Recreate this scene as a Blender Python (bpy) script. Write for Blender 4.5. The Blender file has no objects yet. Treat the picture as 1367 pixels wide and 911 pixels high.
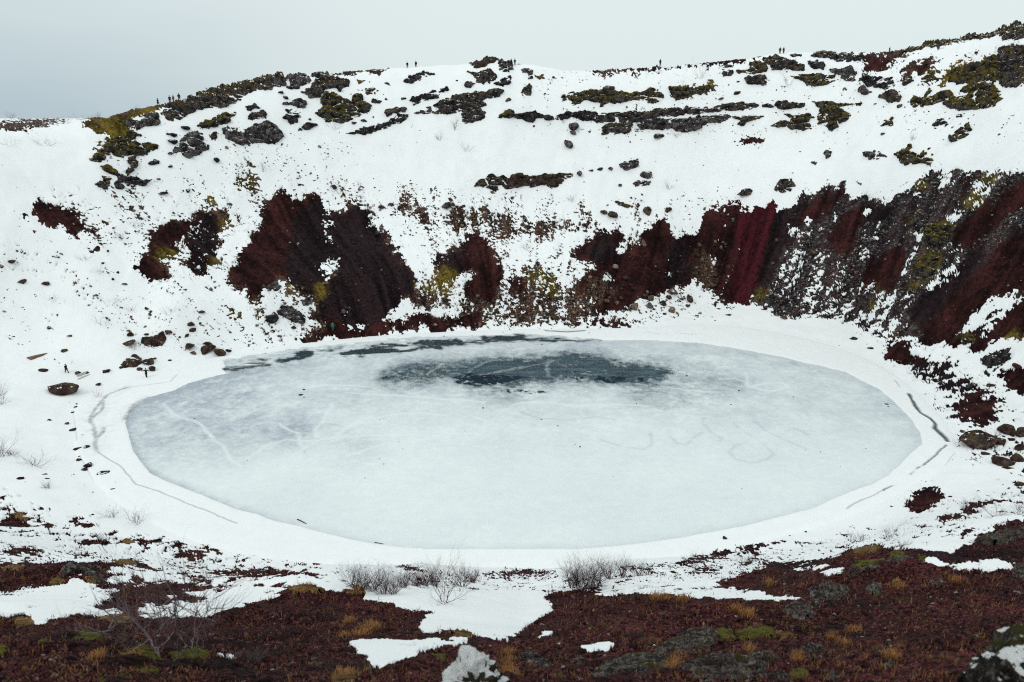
import bpy, math, random
import numpy as np
from mathutils import Vector, Matrix

random.seed(7)
RNG = np.random.default_rng(7)
S = bpy.context.scene
COL = S.collection

# ------------------------------------------------------------------ camera
F, CX, CY, HOR, EYE = 1000.0, 683.5, 455.5, 155.0, 40.0   # focal length and picture of the photograph, in its pixels
PITCH = math.atan((CY - HOR) / F)
cam_data = bpy.data.cameras.new('camera')
cam_data.sensor_width = 36.0
cam_data.lens = 36.0 * F / 1367.0
cam_data.clip_start = 0.1
cam_data.clip_end = 20000
cam_data.dof.use_dof = True
cam_data.dof.focus_distance = 110.0
cam_data.dof.aperture_fstop = 3.2
cam = bpy.data.objects.new('camera', cam_data)
COL.objects.link(cam)
cam.location = (0, 0, EYE)
cam.rotation_euler = (math.pi / 2 - PITCH, 0, 0)
S.camera = cam

# ------------------------------------------------------------------ sky, sun, exposure
SUN_ELEV, SUN_AZ = math.radians(42), math.radians(215)    # behind the camera, to the left
world = bpy.data.worlds.new('World')
S.world = world
world.use_nodes = True
wn, wl = world.node_tree.nodes, world.node_tree.links
wn.clear()
w_out = wn.new('ShaderNodeOutputWorld')
w_mix = wn.new('ShaderNodeMixShader'); w_mix.inputs[0].default_value = 0.93
w_sky = wn.new('ShaderNodeTexSky'); w_sky.sky_type = 'NISHITA'; w_sky.sun_disc = False
w_sky.sun_elevation = SUN_ELEV; w_sky.sun_rotation = SUN_AZ
w_b1 = wn.new('ShaderNodeBackground'); w_b1.inputs[1].default_value = 0.10
w_b2 = wn.new('ShaderNodeBackground'); w_b2.inputs[1].default_value = 1.0
w_tc = wn.new('ShaderNodeTexCoord')
w_sep = wn.new('ShaderNodeSeparateXYZ')
wl.new(w_tc.outputs['Generated'], w_sep.inputs[0])
w_ramp = wn.new('ShaderNodeValToRGB')          # cloud deck: greyer at the horizon, brighter overhead
cr = w_ramp.color_ramp
cr.elements[0].position = 0.0; cr.elements[0].color = (0.62, 0.72, 0.755, 1)
cr.elements[1].position = 1.0; cr.elements[1].color = (1.0, 1.06, 1.07, 1)
e = cr.elements.new(0.05); e.color = (0.745, 0.83, 0.835, 1)
e = cr.elements.new(0.16); e.color = (0.79, 0.865, 0.86, 1)
e = cr.elements.new(0.45); e.color = (0.86, 0.93, 0.935, 1)
wl.new(w_sep.outputs['Z'], w_ramp.inputs[0])
# a heavier bank of cloud low on the left
w_map = wn.new('ShaderNodeMapping'); w_map.inputs['Scale'].default_value = (1.4, 1.4, 5)
wl.new(w_tc.outputs['Generated'], w_map.inputs[0])
w_noise = wn.new('ShaderNodeTexNoise'); w_noise.inputs['Scale'].default_value = 1.6; w_noise.inputs['Detail'].default_value = 5
wl.new(w_map.outputs[0], w_noise.inputs['Vector'])
w_side = wn.new('ShaderNodeMapRange'); w_side.interpolation_type = 'SMOOTHSTEP'
w_side.inputs['From Min'].default_value = -0.05; w_side.inputs['From Max'].default_value = -0.75
wl.new(w_sep.outputs['X'], w_side.inputs['Value'])
w_low = wn.new('ShaderNodeMapRange'); w_low.interpolation_type = 'SMOOTHSTEP'
w_low.inputs['From Min'].default_value = 0.26; w_low.inputs['From Max'].default_value = 0.0
wl.new(w_sep.outputs['Z'], w_low.inputs['Value'])
w_mul = wn.new('ShaderNodeMath'); w_mul.operation = 'MULTIPLY'
wl.new(w_side.outputs[0], w_mul.inputs[0]); wl.new(w_low.outputs[0], w_mul.inputs[1])
w_nr = wn.new('ShaderNodeMapRange'); w_nr.inputs['To Min'].default_value = 0.55; w_nr.inputs['To Max'].default_value = 1.05
w_nr.inputs['From Min'].default_value = 0.3; w_nr.inputs['From Max'].default_value = 0.7
wl.new(w_noise.outputs[0], w_nr.inputs['Value'])
w_mul2 = wn.new('ShaderNodeMath'); w_mul2.operation = 'MULTIPLY'
wl.new(w_mul.outputs[0], w_mul2.inputs[0]); wl.new(w_nr.outputs[0], w_mul2.inputs[1])
w_cm = wn.new('ShaderNodeMix'); w_cm.data_type = 'RGBA'
wl.new(w_mul2.outputs[0], w_cm.inputs['Factor']); wl.new(w_ramp.outputs[0], w_cm.inputs[6])
w_cm.inputs[7].default_value = (0.37, 0.49, 0.57, 1)
wl.new(w_sky.outputs[0], w_b1.inputs[0]); wl.new(w_cm.outputs[2], w_b2.inputs[0])
wl.new(w_b1.outputs[0], w_mix.inputs[1]); wl.new(w_b2.outputs[0], w_mix.inputs[2])
wl.new(w_mix.outputs[0], w_out.inputs[0])

sun_data = bpy.data.lights.new('sun', 'SUN')
sun_data.energy = 0.72
sun_data.angle = math.radians(20)
sun_data.color = (1.0, 0.97, 0.92)
sun = bpy.data.objects.new('sun', sun_data)
COL.objects.link(sun)
_sd = Vector((math.sin(SUN_AZ) * math.cos(SUN_ELEV), math.cos(SUN_AZ) * math.cos(SUN_ELEV), math.sin(SUN_ELEV)))
sun.rotation_euler = _sd.to_track_quat('Z', 'Y').to_euler()
sun.location = (0, 0, 120)

S.view_settings.view_transform = 'Standard'
S.view_settings.look = 'None'
S.view_settings.exposure = 0.0
S.view_settings.gamma = 1.0
S.cycles.max_bounces = 5
S.cycles.diffuse_bounces = 3
S.cycles.use_denoising = False
S.cycles.filter_width = 1.15

# ------------------------------------------------------------------ noise
def _hash(ix, iy, iz, seed):
    h = (ix * 374761393 + iy * 668265263 + iz * 2147483647 + seed * 974634777) & 0xffffffff
    h = ((h ^ (h >> 13)) * 1274126177) & 0xffffffff
    h = ((h ^ (h >> 16)) * 2246822519) & 0xffffffff
    return (h ^ (h >> 15)) & 0xffff

def vnoise2(x, y, seed=0):
    """value noise with quintic fade, -1..1"""
    x0 = np.floor(x).astype(np.int64); y0 = np.floor(y).astype(np.int64)
    fx = x - x0; fy = y - y0
    fx = fx * fx * fx * (fx * (fx * 6 - 15) + 10); fy = fy * fy * fy * (fy * (fy * 6 - 15) + 10)
    a = _hash(x0, y0, 0, seed); b = _hash(x0 + 1, y0, 0, seed)
    c = _hash(x0, y0 + 1, 0, seed); d = _hash(x0 + 1, y0 + 1, 0, seed)
    return ((a * (1 - fx) + b * fx) * (1 - fy) + (c * (1 - fx) + d * fx) * fy) / 32767.5 - 1

def vnoise3(x, y, z, seed=0):
    z0 = np.floor(z).astype(np.int64); fz = z - z0
    fz = fz * fz * (3 - 2 * fz)
    x0 = np.floor(x).astype(np.int64); y0 = np.floor(y).astype(np.int64)
    fx = x - x0; fy = y - y0
    fx = fx * fx * (3 - 2 * fx); fy = fy * fy * (3 - 2 * fy)
    r = 0
    for k, wz in ((0, 1 - fz), (1, fz)):
        a = _hash(x0, y0, z0 + k, seed); b = _hash(x0 + 1, y0, z0 + k, seed)
        c = _hash(x0, y0 + 1, z0 + k, seed); d = _hash(x0 + 1, y0 + 1, z0 + k, seed)
        r = r + wz * ((a * (1 - fx) + b * fx) * (1 - fy) + (c * (1 - fx) + d * fx) * fy)
    return r / 32767.5 - 1

def fbm2(x, y, wl_, octs, seed=0, gain=0.5):
    r = 0; a = 1; t = 0
    for k in range(octs):
        f = 2.0 ** k / wl_
        c, s = math.cos(0.7 * k), math.sin(0.7 * k)
        r = r + a * vnoise2((x * c - y * s) * f + 17.3 * k, (x * s + y * c) * f + 5.1 * k, seed + k)
        t += a; a *= gain
    return r / t

def cell3(p, wl_, seed=0):
    """cellular noise: distance to nearest and second nearest point, and the id hash of the nearest"""
    q = p / wl_
    b = np.floor(q).astype(np.int64)
    f1 = np.full(len(p), 9.0); f2 = np.full(len(p), 9.0); idn = np.zeros(len(p))
    for dx in (-1, 0, 1):
        for dy in (-1, 0, 1):
            for dz in (-1, 0, 1):
                cx, cy, cz = b[:, 0] + dx, b[:, 1] + dy, b[:, 2] + dz
                hx = _hash(cx, cy, cz, seed) / 65535; hy = _hash(cx, cy, cz, seed + 11) / 65535; hz = _hash(cx, cy, cz, seed + 23) / 65535
                d = np.sqrt((cx + hx - q[:, 0]) ** 2 + (cy + hy - q[:, 1]) ** 2 + (cz + hz - q[:, 2]) ** 2)
                n = d < f1
                f2 = np.where(n, f1, np.minimum(f2, d)); idn = np.where(n, hx, idn); f1 = np.where(n, d, f1)
    return f1, f2, idn

def sstep(a, b, x):
    t = np.clip((x - a) / (b - a), 0, 1)
    return t * t * (3 - 2 * t)

# ------------------------------------------------------------------ surveying: photograph pixels <-> rays in the crater
cP, sP = math.cos(PITCH), math.sin(PITCH)
def ray(px, py):
    a = (np.asarray(px, float) - CX) / F; b = (CY - np.asarray(py, float)) / F
    return a, cP + b * sP, -sP + b * cP
def at_z(px, py, z):
    x, y, w = ray(px, py); t = (z - EYE) / w
    return x * t, y * t, z + 0 * t
def at_d(px, py, d):
    x, y, w = ray(px, py); t = d / np.hypot(x, y)
    return x * t, y * t, EYE + w * t
def project(x, y, z):
    zz = z - EYE
    fw = np.maximum(y * cP - zz * sP, 1e-3); up = y * sP + zz * cP
    return CX + F * x / fw, CY - F * up / fw, fw

def to_polar(pts, mode):
    th, d, z = [], [], []
    for p in pts:
        X = at_z(*p) if mode == 'z' else at_d(*p)
        th.append(math.atan2(X[0], X[1])); d.append(math.hypot(X[0], X[1])); z.append(float(X[2]))
    o = np.argsort(th)
    return np.array(th)[o], np.array(d)[o], np.array(z)[o]

# azimuths: dense in view, coarse all round
TH = np.concatenate([np.linspace(-math.pi, math.radians(-43), 60)[:-1], np.radians(np.linspace(-43, 43, 1121)), np.linspace(math.radians(43), math.pi, 60)[1:]])
NT = len(TH)
def curve(pts, mode):
    th, d, z = to_polar(pts, mode)
    return np.interp(TH, th, d), np.interp(TH, th, z)

RING_NEAR = [(106,600),(124,632),(160,667),(220,702),(300,730),(400,747),(550,754),(700,756),(850,747),(1000,724),(1120,692),(1200,652),(1252,625),(1276,594)]
RING_FAR = [(106,600),(100,560),(110,535),(146,514),(190,508),(230,489),(330,470),(420,458),(480,452),(560,446),(700,441),(860,440),(960,432),(1100,458),(1180,492),(1240,542),(1276,594)]
SIDE = [(-700,640,9),(-250,590,4),(-60,572,1.6),(60,562,0.5)]
SIDE_R = [(1310,597,0.5),(1367,602,0.9),(1560,625,5),(1900,660,10)]
def zpts(l, z): return [(a, b, z) for a, b in l]
curves = []
def flat(d, z): return np.full(NT, float(d)), np.full(NT, float(z))
curves.append(flat(0.3, 38.25))
curves.append(flat(1.2, 38.05))
curves.append(curve([(-200,930,5.2),(350,925,5.4),(700,935,5.0),(1000,925,5.4),(1500,900,6)], 'd'))
curves.append(curve([(-200,868,10.5),(0,866,10.5),(350,852,11),(700,856,10.8),(1000,838,11.5),(1250,815,12),(1500,800,12)], 'd'))
curves.append(curve([(-200,810,20),(0,806,20),(350,800,20),(700,800,22),(1000,780,22),(1150,752,21),(1367,748,20),(1500,740,20)], 'd'))
curves.append(curve([(-200,735,38),(0,745,40),(350,770,42),(700,770,44),(1000,754,42),(1250,725,38),(1367,712,36),(1500,705,36)], 'd'))
curves.append(curve([(-400,660,3.5),(-100,650,2.2),(0,668,1.4),(150,722,.7),(300,746,.6),(500,760,.6),(700,764,.6),(850,756,.6),(1000,734,.6),(1150,700,.6),(1250,655,.6),(1367,632,1.2),(1600,660,6)], 'z'))
curves.append(curve(SIDE + zpts(RING_NEAR, 0.03) + SIDE_R, 'z'))
curves.append(curve([(a, b - .5, c) for a, b, c in SIDE] + zpts(RING_FAR[1:-1], 0.03) + [(a, b - .5, c) for a, b, c in SIDE_R], 'z'))
curves.append(curve([(-600,500,13),(-200,480,8),(0,478,3.4),(100,486,2),(160,486,1.4),(240,478,1),(320,463,1),(420,452,1),(500,446,1),(600,440,1),(700,436,1),(800,433,1.2),(900,408,1.8),(960,402,1.8),(1040,416,1.6),(1140,434,1.4),(1200,468,1.4),(1260,492,1.4),(1320,522,1.4),(1367,545,1.6),(1600,590,9)], 'z'))
curves.append(curve([(-300,320,150),(0,300,155),(200,300,160),(400,290,165),(600,290,165),(800,290,170),(950,262,180),(1100,244,175),(1250,205,165),(1367,182,155),(1700,150,140)], 'd'))
SKY = [(-400,176),(-100,176),(0,174),(60,172),(95,168),(125,160),(150,158),(185,150),(211,144),(240,137),(270,128),(300,121),(340,112),(370,105),(400,105),(430,101),(470,99),(500,95),(520,94),(545,93),(580,91),(600,90),(622,88),(640,86),(655,84),(665,83),(675,85),(690,88),(720,91),(750,97),(800,97),(850,94),(880,90),(920,88),(960,84),(1000,80),(1030,75),(1060,73),(1080,73),(1100,72),(1130,73),(1170,73),(1190,72),(1210,68),(1250,60),(1300,53),(1330,46),(1350,40),(1367,37),(1500,20),(1800,0)]
RIMD = ([-400, 0, 120, 225, 400, 600, 800, 1000, 1150, 1250, 1367, 1800], [170, 178, 182, 184, 196, 205, 205, 205, 212, 208, 195, 170])
def rimd(px): return float(np.interp(px, *RIMD))
rim = curve([(a, b, rimd(a)) for a, b in SKY], 'd')
curves.append(rim)
sky_t = np.interp(TH, *[np.array(v) for v in zip(*sorted((math.atan2(at_d(a, b, 100)[0], at_d(a, b, 100)[1]), (at_d(a, b, 100)[2] - EYE) / 100) for a, b in SKY))])
d2 = rim[0] + 26
curves.append((d2, rim[1] - 2.5 - 2.5 * sstep(40, 52, rim[1])))
d3 = rim[0] + 110
curves.append((d3, np.minimum(rim[1] - 6, 33.5)))
curves.append(flat(700, 33))
curves.append(flat(9000, 14))
AD = np.array([c[0] for c in curves]); AZ = np.array([c[1] for c in curves])
for k in range(1, len(AD)):
    AD[k] = np.maximum(AD[k], AD[k - 1] + 0.25)
DG = np.concatenate([np.exp(np.linspace(math.log(0.3), math.log(88), 520))[:-1], np.arange(88, 250, 0.33), np.exp(np.linspace(math.log(250.5), math.log(8900), 110))])
ND = len(DG)
# monotone cubic through the anchors, for every azimuth at once
h = np.diff(AD, axis=0); dl = np.diff(AZ, axis=0) / h
m = np.zeros_like(AD)
w1 = 2 * h[1:] + h[:-1]; w2 = h[1:] + 2 * h[:-1]
same = (dl[1:] * dl[:-1]) > 0
with np.errstate(all='ignore'):
    m[1:-1] = np.where(same, (w1 + w2) / (w1 / dl[:-1] + w2 / dl[1:]), 0)
m[0] = dl[0]; m[-1] = dl[-1]
TAB = np.zeros((NT, ND))
for i in range(NT):
    k = np.clip(np.searchsorted(AD[:, i], DG) - 1, 0, len(AD) - 2)
    hh = h[k, i]; t = np.clip((DG - AD[k, i]) / hh, 0, 1)
    TAB[i] = ((1 + 2 * t) * (1 - t) ** 2 * AZ[k, i] + t * (1 - t) ** 2 * hh * m[k, i] + t * t * (3 - 2 * t) * AZ[k + 1, i] + t * t * (t - 1) * hh * m[k + 1, i])
# smooth sideways (not the ring itself)
def smooth_rows(A, n):
    kk = np.hanning(2 * n + 3)[1:-1]; kk /= kk.sum()
    P = np.pad(A, ((n, n), (0, 0)), mode='edge'); out = np.zeros_like(A)
    for j, w in enumerate(kk): out += w * P[j:j + len(A)]
    return out
TS = smooth_rows(TAB, 14)
XG = np.sin(TH)[:, None] * DG[None, :]; YG = np.cos(TH)[:, None] * DG[None, :]
RINGP = [at_z(a, b, 0.0)[:2] for a, b in RING_NEAR] + [at_z(a, b, 0.0)[:2] for a, b in RING_FAR[::-1][1:-1]]
def poly_sd(X, Y, P):
    """signed distance to a closed outline, negative inside"""
    best = np.full(X.shape, 1e9); ins = np.zeros(X.shape, bool)
    for (x0, y0), (x1, y1) in zip(P, P[1:] + P[:1]):
        dx, dy = x1 - x0, y1 - y0; L = dx * dx + dy * dy + 1e-12
        t = np.clip(((X - x0) * dx + (Y - y0) * dy) / L, 0, 1)
        best = np.minimum(best, (X - x0 - t * dx) ** 2 + (Y - y0 - t * dy) ** 2)
        c = (y0 > Y) != (y1 > Y)
        if y0 != y1: ins ^= c & (X < x0 + (Y - y0) * dx / (y1 - y0))
    return np.where(ins, -1, 1) * np.sqrt(best)
def chaikin(P, n=2):
    for _ in range(n):
        P = [q for (a, b) in zip(P, P[1:] + P[:1]) for q in ((a[0] * .75 + b[0] * .25, a[1] * .75 + b[1] * .25), (a[0] * .25 + b[0] * .75, a[1] * .25 + b[1] * .75))]
    return P
RINGP = chaikin(RINGP)
gap = np.full(TAB.shape, 60.0)
_b = (YG > 45) & (YG < 190) & (np.abs(XG) < 110)
gap[_b] = poly_sd(XG[_b], YG[_b], RINGP)
inring = gap < 0
TAB = TS
# relief: gullies and shoulders on the walls, hummocks in front
wall = sstep(4, 22, gap) * sstep(0, 1, (DG[None, :] > 80) * 1.0)
near = (DG[None, :] < 70) * sstep(3, 12, gap)
rel = fbm2(XG, YG, 22, 3, 3) * 1.3 + (1 - np.abs(fbm2(XG, YG, 9, 3, 9))) * 0.9 - 0.6 + fbm2(XG, YG, 3.2, 2, 31) * 0.25
rimfade = 1 - 0.75 * sstep(-22, -3, DG[None, :] - rim[0][:, None]) * (1 - sstep(60, 160, DG[None, :] - rim[0][:, None]))
TAB += wall * rel * rimfade
TAB += near * (fbm2(XG, YG, 7, 3, 51) * 0.45 * sstep(6, 22, DG)[None, :] + fbm2(XG, YG, 2.2, 3, 55) * 0.16 * sstep(3, 12, DG)[None, :])
HUM = [(395,792,17.5,2.6,.75),(540,800,18.5,1.5,.3),(1190,760,17,2.4,.7),(100,765,22,2.0,.7),(1330,715,24,3,.9),(60,835,12,1.4,.3),(330,838,12,1.3,.28),(960,850,9.5,1.6,.35),(1200,770,15,1.2,.25)]
for px, py, d, r, a in HUM:
    x, y, z = at_d(px, py, d)
    TAB += a * np.exp(-((XG - x) ** 2 + (YG - y) ** 2) / (r * r))
TAB += sstep(500, 3000, DG)[None, :] * fbm2(XG, YG, 1400, 3, 77) * 3.0
# hold the skyline where it stands
for _ in range(4):
    band = (DG > 120) & (DG < 262)
    el = ((TAB - EYE) / DG[None, :])[:, band]
    j = el.argmax(1); dz = DG[band][j] * (sky_t - el.max(1))
    dz = np.convolve(np.pad(dz, 3, mode='edge'), np.ones(7) / 7, 'valid')
    wgt = sstep(AD[10][:, None], rim[0][:, None] - 4, DG[None, :]) * (1 - sstep(30, 110, DG[None, :] - rim[0][:, None]))
    TAB += dz[:, None] * wgt
TAB = np.where(inring, -0.4 * sstep(0, -1.5, gap), np.maximum(TAB, .06) * sstep(-1, 9, gap) + 0.045 * np.minimum(np.maximum(gap, 0), 6))

TI = np.arange(NT); DI = np.arange(ND)
def ground(x, y):
    ti = np.interp(np.arctan2(x, y), TH, TI); di = np.interp(np.hypot(x, y), DG, DI)
    a = np.minimum(ti.astype(int), NT - 2); b = np.minimum(di.astype(int), ND - 2)
    u = ti - a; v = di - b
    return (TAB[a, b] * (1 - u) + TAB[a + 1, b] * u) * (1 - v) + (TAB[a, b + 1] * (1 - u) + TAB[a + 1, b + 1] * u) * v

MARCH = np.concatenate([np.exp(np.linspace(math.log(2.0), math.log(60), 260)), np.arange(60.3, 262, 0.45), np.exp(np.linspace(math.log(263), math.log(7000), 60))])
def hit(px, py):
    """where the ray through a pixel of the photograph meets the ground (or passes closest above it)"""
    px = np.atleast_1d(np.asarray(px, float)); py = np.atleast_1d(np.asarray(py, float))
    out = np.zeros((len(px), 3)); miss = np.zeros(len(px), bool)
    for s in range(0, len(px), 4000):
        rx, ry, rz = ray(px[s:s + 4000], py[s:s + 4000])
        hl = np.hypot(rx, ry); ux, uy, uz = rx / hl, ry / hl, rz / hl
        X = ux[:, None] * MARCH; Y = uy[:, None] * MARCH
        ti = np.interp(np.arctan2(ux, uy), TH, TI); a = np.minimum(ti.astype(int), NT - 2); u = ti - a
        di = np.interp(MARCH, DG, DI); b = np.minimum(di.astype(int), ND - 2); v = di - b
        R = TAB[a] * (1 - u[:, None]) + TAB[a + 1] * u[:, None]
        G = R[:, b] * (1 - v) + R[:, b + 1] * v
        G = np.where((G < 0), 0, G)
        C = EYE + uz[:, None] * MARCH - G
        neg = C < 0; k = neg.argmax(1); none = ~neg.any(1)
        lim = MARCH < 262
        kb = np.where(lim, C, 1e9).argmin(1)
        k = np.where(none, kb, np.maximum(k, 1)); r = np.arange(len(k))
        c0, c1 = C[r, k - 1], C[r, k]
        t = np.where(none, 1, c0 / np.maximum(c0 - c1, 1e-9))
        d = MARCH[k - 1] + t * (MARCH[k] - MARCH[k - 1])
        out[s:s + 4000, 0] = ux * d; out[s:s + 4000, 1] = uy * d
        miss[s:s + 4000] = none
    out[:, 2] = np.maximum(ground(out[:, 0], out[:, 1]), 0)
    return out, miss
def hit1(px, py):
    return Vector(hit([px], [py])[0][0])
def normal_at(x, y, e=0.6):
    zx = (ground(x + e, y) - ground(x - e, y)) / (2 * e); zy = (ground(x, y + e) - ground(x, y - e)) / (2 * e)
    n = np.stack([-zx, -zy, np.ones_like(zx)], -1)
    return n / np.linalg.norm(n, axis=-1, keepdims=True)

# ------------------------------------------------------------------ survey sheets: outlines noted region by region
ZONES = {'A': (0, 60, 3.797), 'B': (330, 60, 3.797), 'C': (660, 60, 3.797), 'D': (1000, 20, 3.643), 'E': (0, 250, 3.797),
         'F': (300, 230, 3.797), 'G': (640, 230, 3.797), 'H': (960, 230, 3.359), 'I': (0, 460, 3.797), 'J': (0, 671, 3.797),
         'K': (330, 671, 3.797), 'L': (670, 671, 3.797), 'M': (1000, 660, 3.629), 'N': (1060, 440, 3.795),
         'P': (300, 420, 3.4175), 'Q': (660, 420, 3.107), 'X': (0, 0, 1.0)}
def zp(zone, s):
    x0, y0, k = ZONES[zone]
    return [(x0 + float(a) / k, y0 + float(b) / k) for a, b in (q.split(',') for q in s.split())]

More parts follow.
